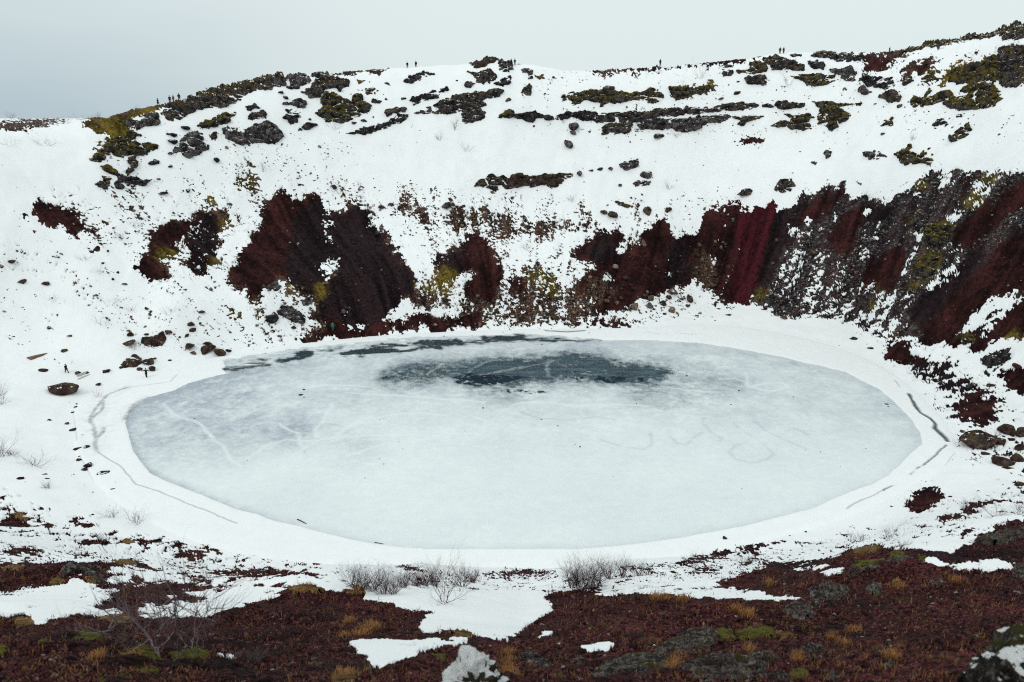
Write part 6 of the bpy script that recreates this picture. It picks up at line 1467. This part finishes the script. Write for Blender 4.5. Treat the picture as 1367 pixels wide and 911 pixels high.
    mesh_np('nose', V * np.array([.013, .016, .02]) * k + np.array([0, -.112, 1.635]) * k, Fc.ravel(), 3, skin, True, root)
    return tag(root, label, 'person', group)
NAVY, BLACK, TAN, TEAL = (.012, .02, .06), (.012, .011, .014), (.22, .13, .10), (.01, .20, .19)
G1 = 'walkers on the left rim'
person(211.5, 143, 'person in dark blue walking alone, lowest and leftmost of the rim walkers', NAVY, BLACK, yaw=1.3, pose='walk', group=G1)
person(227.3, 139.2, 'person in a blue coat on the left rim, just left of the one in tan', (.02, .045, .12), BLACK, yaw=.3, group=G1, coat=True)
person(232, 138.3, 'person in a tan coat between two dark figures on the left rim', TAN, (.10, .06, .05), yaw=-.4, group=G1, coat=True)
person(239.7, 136.6, 'tall person in navy, rightmost of the four on the left rim', NAVY, BLACK, 1.86, yaw=.8, pose='down', group=G1)
G2 = 'pairs of walkers on the middle and right rim'
person(543.9, 92.6, 'left person of the dark pair standing on the low rim left of centre', BLACK, BLACK, yaw=.4)
person(555.4, 91.6, 'right person of the dark pair standing on the low rim left of centre', (.02, .02, .03), BLACK, 1.82, yaw=-.5)
person(683, 88.5, 'left of two people on the crest beside the central rocky summit', BLACK, (.02, .02, .025), yaw=1.0)
person(687.3, 88.3, 'right of two people on the crest beside the central rocky summit', NAVY, BLACK, yaw=.2)
person(881.2, 89.4, 'person in black standing upright on the rim right of centre', BLACK, BLACK, 1.86, yaw=.6)
person(876.8, 90.2, 'small figure half hidden beyond the crest beside the standing person', (.03, .02, .02), BLACK, 1.3, yaw=.2, sink=.55)
person(1040.8, 73.4, 'left of two people side by side on the high right rim', BLACK, BLACK, yaw=-.3)
person(1045.6, 73.3, 'right of two people side by side on the high right rim', (.03, .015, .02), BLACK, yaw=.5)
person(1187, 71.8, 'lone dark figure where the rim begins its last climb on the right', BLACK, BLACK, 1.5, yaw=.7)
person(89.5, 500, 'person in black striding across the snow above the large flat boulder', BLACK, BLACK, 1.72, yaw=1.35, pose='walk')
person(196, 505.3, 'person in black with arms held out at the left edge of the ice', (.014, .016, .025), BLACK, 1.72, yaw=.1, pose='arms')
person(444.6, 441.8, 'person in a teal jacket standing on the dark scree by the shore', TEAL, (.008, .13, .13), 1.72, yaw=.5, coat=True)
person(426.4, 449.8, 'dark-clad person on the scree path left of the teal jacket', (.012, .010, .02), BLACK, 1.6, yaw=-.6)

# ------------------------------------------------------------------ LABELS: each says which one it is
ORD = ['', 'second', 'third', 'fourth', 'fifth', 'sixth', 'seventh', 'eighth', 'ninth', 'tenth', 'eleventh', 'twelfth', 'thirteenth', 'fourteenth', 'fifteenth', 'sixteenth', 'seventeenth', 'eighteenth', 'nineteenth', 'twentieth', 'twenty-first', 'twenty-second', 'twenty-third', 'twenty-fourth', 'twenty-fifth', 'twenty-sixth', 'twenty-seventh', 'twenty-eighth']
CELLS = [
 (0, 0, 260, 172, 'on the left rim by the four walkers'), (0, 172, 260, 260, 'below the left end of the rim'), (260, 0, 430, 130, 'along the rim right of the walkers'), (260, 130, 430, 260, 'on the snow below the left rim'),
 (430, 0, 560, 200, 'under the rim pair left of centre'), (560, 0, 700, 125, 'on the central rocky summit'), (560, 125, 700, 215, 'below the central rocky summit'), (700, 0, 900, 200, 'on the long ledges right of the summit'),
 (900, 0, 1010, 215, 'at the right end of the long ledges'), (1010, 0, 1120, 110, 'under the right rim pair'), (1120, 0, 1215, 140, 'by the red gully under the rim'), (1215, 0, 1400, 165, 'on the mossy right shoulder of the rim'),
 (1010, 110, 1120, 230, 'below the right rim pair'), (1120, 140, 1400, 225, 'on the snow below the right shoulder'), (620, 215, 900, 275, 'in the snow across the middle wall'),
 (900, 215, 1130, 290, 'on the snow above the crimson scree'), (430, 200, 620, 330, 'right of the two great dark fans'), (620, 275, 900, 330, 'above the middle scree'), (620, 330, 780, 445, 'in the talus at the far shore'), (780, 330, 1000, 445, 'by the far shore under the scree'),
 (0, 225, 150, 420, 'on the far left snow slope'), (150, 225, 320, 400, 'around the broken scree on the left'), (300, 225, 450, 440, 'at the foot of the two dark fans'), (150, 400, 320, 475, 'at the left end of the far shore'),
 (0, 420, 150, 515, 'on the left bank near the striding walker'), (150, 475, 260, 515, 'behind the person with arms out'), (0, 515, 180, 680, 'on the snow along the left shore'), (0, 680, 240, 911, 'in the left foreground'), (240, 680, 460, 911, 'left of the snow hollow in front'),
 (460, 680, 680, 911, 'around the snow hollow in front'), (1130, 290, 1400, 430, 'on the right scree wall'), (1000, 225, 1400, 430, 'on the scree right of the crimson streak'), (1100, 430, 1400, 545, 'on the right shore below the scree'), (1200, 545, 1400, 680, 'by the brown boulders at right'),
 (240, 440, 1230, 700, 'out on the ice'), (680, 680, 930, 911, 'right of the snow hollow in front'), (930, 640, 1130, 911, 'in the right foreground heath'), (1100, 600, 1400, 911, 'at the far right of the foreground'),
]
def cell(px, py):
    for x0, y0, x1, y1, ph in CELLS:
        if x0 <= px < x1 and y0 <= py < y1: return ph
    return 'on the open snow'
def rank_all(items, cat, group_fn=None):
    """items: (object, adjective, noun); orders look-alikes in one place from the left"""
    buckets = {}
    for o, adj, noun in items:
        p = o['_px']; buckets.setdefault((cell(p[0], p[1]), adj, noun), []).append(o)
    for (ph, adj, noun), L in buckets.items():
        L.sort(key=lambda o: o['_px'][0])
        for i, o in enumerate(L):
            n = len(L)
            if n == 1: r_ = ''
            elif n == 2: r_ = ', left of two' if i == 0 else ', right of two'
            elif i == 0: r_ = f', leftmost of {n}'
            elif i == n - 1: r_ = f', rightmost of {n}'
            else: r_ = f', {ORD[i]} from left'
            tag(o, f'{adj} {noun} {ph}{r_}', cat, group_fn(ph, noun) if n > 1 and group_fn else None)
CN = {'mossy': 'moss-topped grey', 'green': 'green mossy', 'grey': 'bare grey', 'dark': 'dark', 'brown': 'brown', 'red': 'dark red', 'tan': 'pale tan', 'lichen': 'lichen-crusted', 'cushion': 'green', 'ochre': 'straw-coloured'}
def shape_adj(o):
    w, h_ = o['_px'][2], o['_px'][3]
    if w > 45: return 'long' if w > 2.6 * h_ else 'large'
    if w > 2.6 * h_: return 'narrow'
    if w < 12: return 'small'
    return 'middling'
rank_all([(o, f'{shape_adj(o)} {CN[k]}', 'lava outcrop') for o, k in outs if o.name.startswith('lava')], 'rock outcrop', lambda ph, n: f'lava outcrops {ph}')
rank_all([(o, f'{CN[k]}', 'boulder' if o.name.startswith('boulder') else 'stone') for o, k in stones], 'boulder', lambda ph, n: f'{n}s {ph}')
for o, k in stones:
    if o.name.startswith('stone'): o['category'] = 'stone'
rank_all([(o, f'{shape_adj(o)} {CN[k]}', 'rock') for o, k in nears], 'rock', lambda ph, n: f'lichened rocks {ph}')
rank_all([(o, CN[k], 'moss cushion' if k == 'cushion' else 'grass hummock') for o, k in cush], 'moss', lambda ph, n: f'cushions {ph}')
for o, k in cush:
    if k != 'cushion': o['category'] = 'grass'
def sadj(i, o):
    if nfull <= i < late - 3: return 'half-buried faint'
    return 'tall bare' if o['_px'][3] > 30 else 'low bare'
rank_all([(o, sadj(i, o), 'shrub') for i, o in enumerate(shrubs)], 'shrub', lambda ph, n: f'bare shrubs {ph}')
for o in bpy.data.objects:
    if '_px' in o: del o['_px']
    for c in o.children:
        if '_px' in c: del c['_px']
